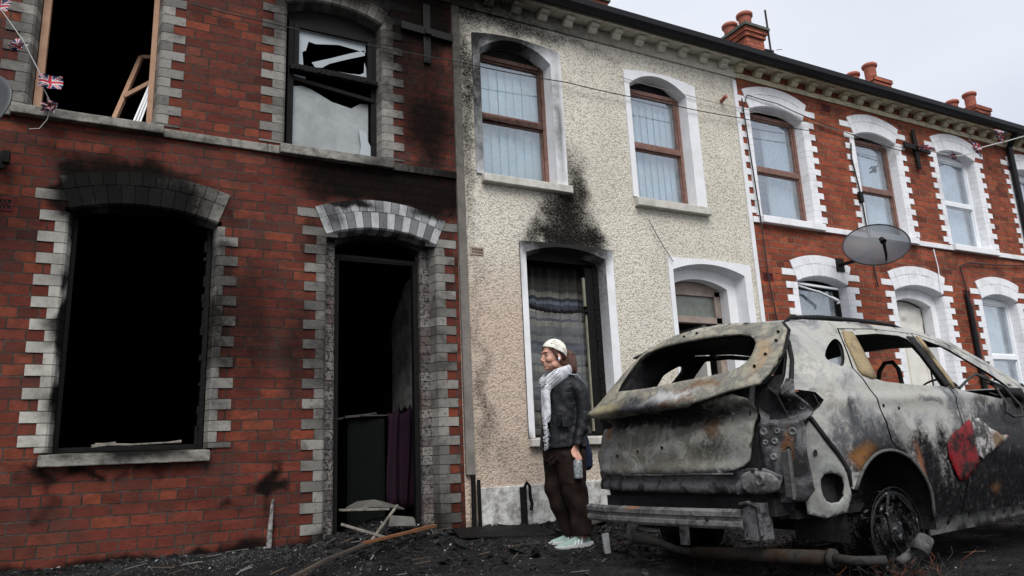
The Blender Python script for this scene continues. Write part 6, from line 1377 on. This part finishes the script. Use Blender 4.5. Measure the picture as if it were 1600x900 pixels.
# checked scarf: loop round the neck and two hanging tails
kk = N('black_white_checked_cloth', .9, .15); p = kk.warp(kk.pos(), .006, 9)
sp = kk.n('ShaderNodeSeparateXYZ'); kk.t.links.new(p, sp.inputs[0])
def grid(a, f): return kk.math('GREATER_THAN', kk.math('SINE', kk.math('MULTIPLY', a, f)), .15)
d1_ = kk.math('ADD', sp.outputs[0], sp.outputs[2]); d2_ = kk.math('SUBTRACT', sp.outputs[0], sp.outputs[2])
chk = kk.math('MULTIPLY', grid(d1_, 330), grid(d2_, 210)); area = kk.mr(kk.noise(kk.pos(), 8, 2, .5), .42, .5)
side_ = kk.mr(sp.outputs[0], 2.97, 2.93)
kk.col(kk.mix(kk.math('MULTIPLY', kk.math('MULTIPLY', chk, area), kk.math('MAXIMUM', side_, .35)), kk.mix(kk.mr(kk.noise(kk.pos(), 30, 4, .6), .4, .7), (.60, .61, .64), (.36, .37, .40)), (.02, .02, .022))).nrm(kk.bump(kk.noise(kk.pos(), 60, 4, .6), .5, .006))
mb = MB()
ring = [(3.065, PY+.0, 1.185), (3.05, PY-.07, 1.18), (3.0, PY-.098, 1.155), (2.94, PY-.09, 1.115), (2.885, PY-.05, 1.075), (2.868, PY+.0, 1.065), (2.885, PY+.05, 1.08), (2.94, PY+.09, 1.12), (3.0, PY+.095, 1.155), (3.05, PY+.07, 1.18), (3.067, PY+.005, 1.188)]
mb.tube(ring, [(.030, .018), (.042, .022), (.052, .026), (.055, .032), (.050, .038), (.048, .040), (.048, .036), (.05, .03), (.05, .026), (.04, .02), (.03, .018)], 14)
mb.tube([(2.99, PY-.085, 1.185), (2.93, PY-.085, 1.15), (2.875, PY-.06, 1.105), (2.85, PY-.02, 1.06), (2.852, PY+.02, 1.03)], [(.02, .014), (.035, .018), (.04, .02), (.04, .022), (.03, .02)], 12)
mb.tube([(2.875, PY-.05, 1.07), (2.842, PY-.06, 1.0), (2.838, PY-.065, .92), (2.835, PY-.07, .85), (2.83, PY-.075, .78)], [(.034, .024), (.030, .03), (.022, .034), (.020, .032), (.012, .024)], 12)
mb.tube([(2.87, PY+.0, 1.05), (2.838, PY-.03, .95), (2.822, PY-.05, .85), (2.812, PY-.07, .75), (2.808, PY-.08, .68), (2.806, PY-.085, .63)], [(.03, .024), (.024, .03), (.018, .03), (.016, .026), (.010, .022), (.006, .016)], 12)
remesh(mb, 'checked_scarf', kk.m, per, .006, 2, disp=lambda co: .004*mnoise.noise((co.x*26, co.y*26, co.z*9)))
mb = MB(); rr = random.Random(8)
for i in range(26):
    x, y, z = 2.808+rr.uniform(-.012, .014), PY-.08+rr.uniform(-.02, .02), .64+rr.uniform(-.01, .10); mb.tube([(x, y, z), (x-.004+rr.uniform(-.006, .006), y-.006, z-.03), (x+rr.uniform(-.01, .01), y-.004, z-.055)], .0022, 4)
mb.build('scarf_fringe', kk.m, per)
# tote bag and bottle
bag = thing('tote_bag', (3.18, PY+.03, .42), 'navy blue cloth bag hanging behind the woman with a pale shoulder strap', 'bag')
mb = MB(); loft(mb, [(3.165, PY+.03, .425, .055, .085), (3.172, PY+.03, .45, .072, .11), (3.172, PY+.03, .54, .070, .12), (3.155, PY+.03, .66, .055, .115), (3.13, PY+.03, .78, .035, .09)], 20)
remesh(mb, 'bag_body', m_plain('navy_cloth', (.018, .024, .055), .85, .3, 12), bag, .008, 2, disp=lambda co: .005*mnoise.noise((co.x*12, co.y*12, co.z*9)))
st = [(3.15, PY-.03, .74), (3.172, PY-.06, .88), (3.165, PY-.09, 1.0), (3.125, PY-.11, 1.078), (3.07, PY-.115, 1.125), (3.0, PY-.10, 1.135)]
mb = MB(); mb.tube([(x+.008, y-.012, z+.008) for x, y, z in st], [(.005, .012)]*6, 8); mb.build('strap', m_plain('pale_blue_strap', (.34, .38, .45), .8, .2, 20, bump=0), bag, smooth=True)
bo = thing('water_bottle', (2.987, AY-.026, .385), 'clear pale water bottle held down in the woman\'s left hand', 'bottle')
bo['label'] = 'clear pale water bottle held low in the hand of the standing woman'
kk = N('clear_plastic', .12, .6); p = kk.pos(); n_ = kk.noise(p, 60, 3, .6); kk.col(kk.mix(kk.mr(n_, .45, .6), (.46, .50, .53), (.27, .30, .32))); kk.b.inputs['Transmission Weight'].default_value = .35; kk.nrm(kk.bump(n_, .6, .01))
MB().lathe([(0, 0), (.026, .0), (.032, .006), (.033, .02), (.0315, .03), (.033, .04), (.033, .07), (.0315, .08), (.033, .09), (.033, .115), (.026, .135), (.014, .15), (.0135, .17), (0, .17)], (2.987, AY-.022, .37), n=24).build('bottle_body', kk.m, bo, smooth=True)
MB().lathe([(0, 0), (.015, 0), (.015, .016), (0, .016)], (2.987, AY-.022, .530), n=16).build('bottle_cap', M_['glassd'], bo, smooth=True)
